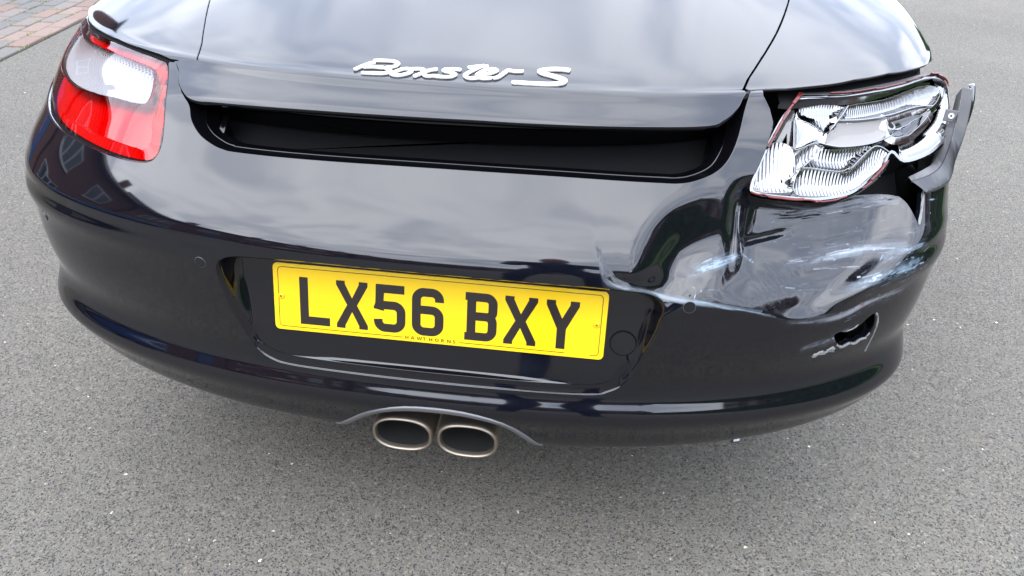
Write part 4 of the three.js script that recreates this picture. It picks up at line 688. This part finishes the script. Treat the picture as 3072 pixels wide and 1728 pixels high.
{ // two cars parked by the houses, seen only in the paint
  const carShape = (name, col, label, x, z, ry) => {
    const g = thing(name, label, 'car', [x, 0, z], ry), p = phys({ color: col, roughness: .15, ior: 1.6 });
    mesh('body', loft([[-1.95, .62, .32, .62, 3], [-1.85, .76, .25, .74, 3.5], [-1.1, .84, .22, .88, 4], [0, .86, .2, .92, 4], [1.2, .85, .22, .93, 4], [1.85, .78, .26, .88, 3.5], [1.98, .66, .34, .74, 3]]), p, g);
    mesh('windows', loft([[-.95, .62, .80, .90, 3], [-.35, .68, .80, 1.34, 3], [.9, .68, .80, 1.38, 3], [1.65, .62, .80, .95, 3]]), M.glass, g);
    mesh('roof', loft([[-.42, .56, 1.28, 1.35, 3], [.2, .60, 1.30, 1.41, 3], [.95, .56, 1.28, 1.39, 3]]), p, g);
    for (const [wx, wz] of [[-.76, -1.2], [.76, -1.2], [-.76, 1.25], [.76, 1.25]]) { const w = new THREE.LatheGeometry([[.02, .07], [.19, .09], [.28, .10], [.305, .07], [.305, -.07], [.28, -.1], [.02, -.08]].map(a => new THREE.Vector2(...a)), 32).rotateZ(wx > 0 ? -Math.PI / 2 : Math.PI / 2).translate(wx, .305, wz); mesh('wheel', w, M.tyre, g); }
  };
  carShape('parked_car', lin(.012, .05, .20), 'blue hatchback parked in front of the terraced houses', -5.4, 1.6, 0);
  carShape('parked_car', lin(.22, .012, .014), 'red hatchback parked in front of the terraced houses', -5.4, 9.2, 0);
}
{ // the person who takes the picture, mirrored in the bumper
  const res = 96, mc = new MarchingCubes(res, M.cloth, false, false, 200000), half = 1.0, C = V(.30, .93, 1.62);
  const J = [ // capsules: from, radius, to, radius
    [[.30, .98, 1.66], .15, [.29, 1.34, 1.58], .165], [[.29, 1.36, 1.57], .15, [.28, 1.47, 1.52], .07], [[.12, 1.40, 1.56], .075, [.46, 1.40, 1.56], .075],
    [[.08, 1.39, 1.55], .062, [.06, 1.18, 1.40], .05], [[.06, 1.18, 1.40], .048, [.17, 1.21, 1.13], .036], [[.50, 1.39, 1.55], .062, [.50, 1.18, 1.40], .05], [[.50, 1.18, 1.40], .048, [.30, 1.21, 1.13], .036],
    [[.21, .95, 1.67], .11, [.10, .50, 1.60], .075], [[.10, .50, 1.60], .07, [.06, .09, 1.68], .052], [[.38, .95, 1.67], .11, [.50, .50, 1.60], .075], [[.50, .50, 1.60], .07, [.54, .09, 1.68], .052],
    [[.06, .06, 1.70], .05, [.05, .045, 1.50], .042], [[.54, .06, 1.70], .05, [.55, .045, 1.50], .042]];
  const seg = (p, [A, ra, B, rb]) => { const bx = B[0] - A[0], by = B[1] - A[1], bz = B[2] - A[2], px = p[0] - A[0], py = p[1] - A[1], pz = p[2] - A[2], t = clamp((px * bx + py * by + pz * bz) / (bx * bx + by * by + bz * bz)); return Math.hypot(px - bx * t, py - by * t, pz - bz * t) - lerp(ra, rb, t); };
  mc.isolation = 0;
  for (let k = 0; k < res; k++) for (let j = 0; j < res; j++) for (let i = 0; i < res; i++) { const p = [C.x + (i - res / 2) / (res / 2) * half, C.y + (j - res / 2) / (res / 2) * half, C.z + (k - res / 2) / (res / 2) * half]; let d = 1e9; for (const s of J) { const q = seg(p, s), h = clamp(.5 + .5 * (d - q) / .035); d = lerp(d, q, h) - .035 * h * (1 - h); } mc.field[i + j * res + k * res * res] = -d; }
  mc.update();
  const n = mc.count, g = new THREE.BufferGeometry(), pos = new Float32Array(mc.positionArray.slice(0, n * 3)), nor = new Float32Array(mc.normalArray.slice(0, n * 3)), colr = new Float32Array(n * 3);
  for (let i = 0; i < n; i++) { pos[3 * i] = pos[3 * i] * half + C.x; pos[3 * i + 1] = pos[3 * i + 1] * half + C.y; pos[3 * i + 2] = pos[3 * i + 2] * half + C.z; const legs = pos[3 * i + 1] < .98; colr.set(legs ? [.02, .03, .07] : [.018, .028, .075], 3 * i); }
  g.setAttribute('position', new THREE.BufferAttribute(pos, 3)); g.setAttribute('normal', new THREE.BufferAttribute(nor, 3)); g.setAttribute('color', new THREE.BufferAttribute(colr, 3));
  const p = thing('person', 'person in navy clothes standing behind the car, taking the picture', 'person');
  mesh('body', g, std({ vertexColors: true, roughness: .85 }), p);
  const skin = std({ color: lin(.42, .22, .16), roughness: .6 }), head = new THREE.SphereGeometry(.1, 32, 24); { const a = head.attributes.position; for (let i = 0; i < a.count; i++) { let x = a.getX(i), y = a.getY(i), z = a.getZ(i); const jaw = sstep(.02, -.1, y); x *= .78 * (1 - .25 * jaw); y *= 1.22; z *= .98 - .1 * jaw; if (z < 0 && Math.abs(x) < .02 && Math.abs(y + .012) < .03) z -= .018 * (1 - Math.abs(x) / .02) * (1 - Math.abs(y + .012) / .03); a.setXYZ(i, x, y, z); } head.computeVertexNormals(); }
  head.translate(.28, 1.575, 1.50); mesh('head', head, skin, p);
  const hair = new THREE.SphereGeometry(.104, 28, 18, 0, Math.PI * 2, 0, 1.75); hair.scale(.82, 1.2, 1.04); hair.rotateX(.45); hair.translate(.28, 1.585, 1.515); mesh('hair', hair, std({ color: lin(.05, .03, .02), roughness: .8 }), p);
}
renderer.render(scene, camera);
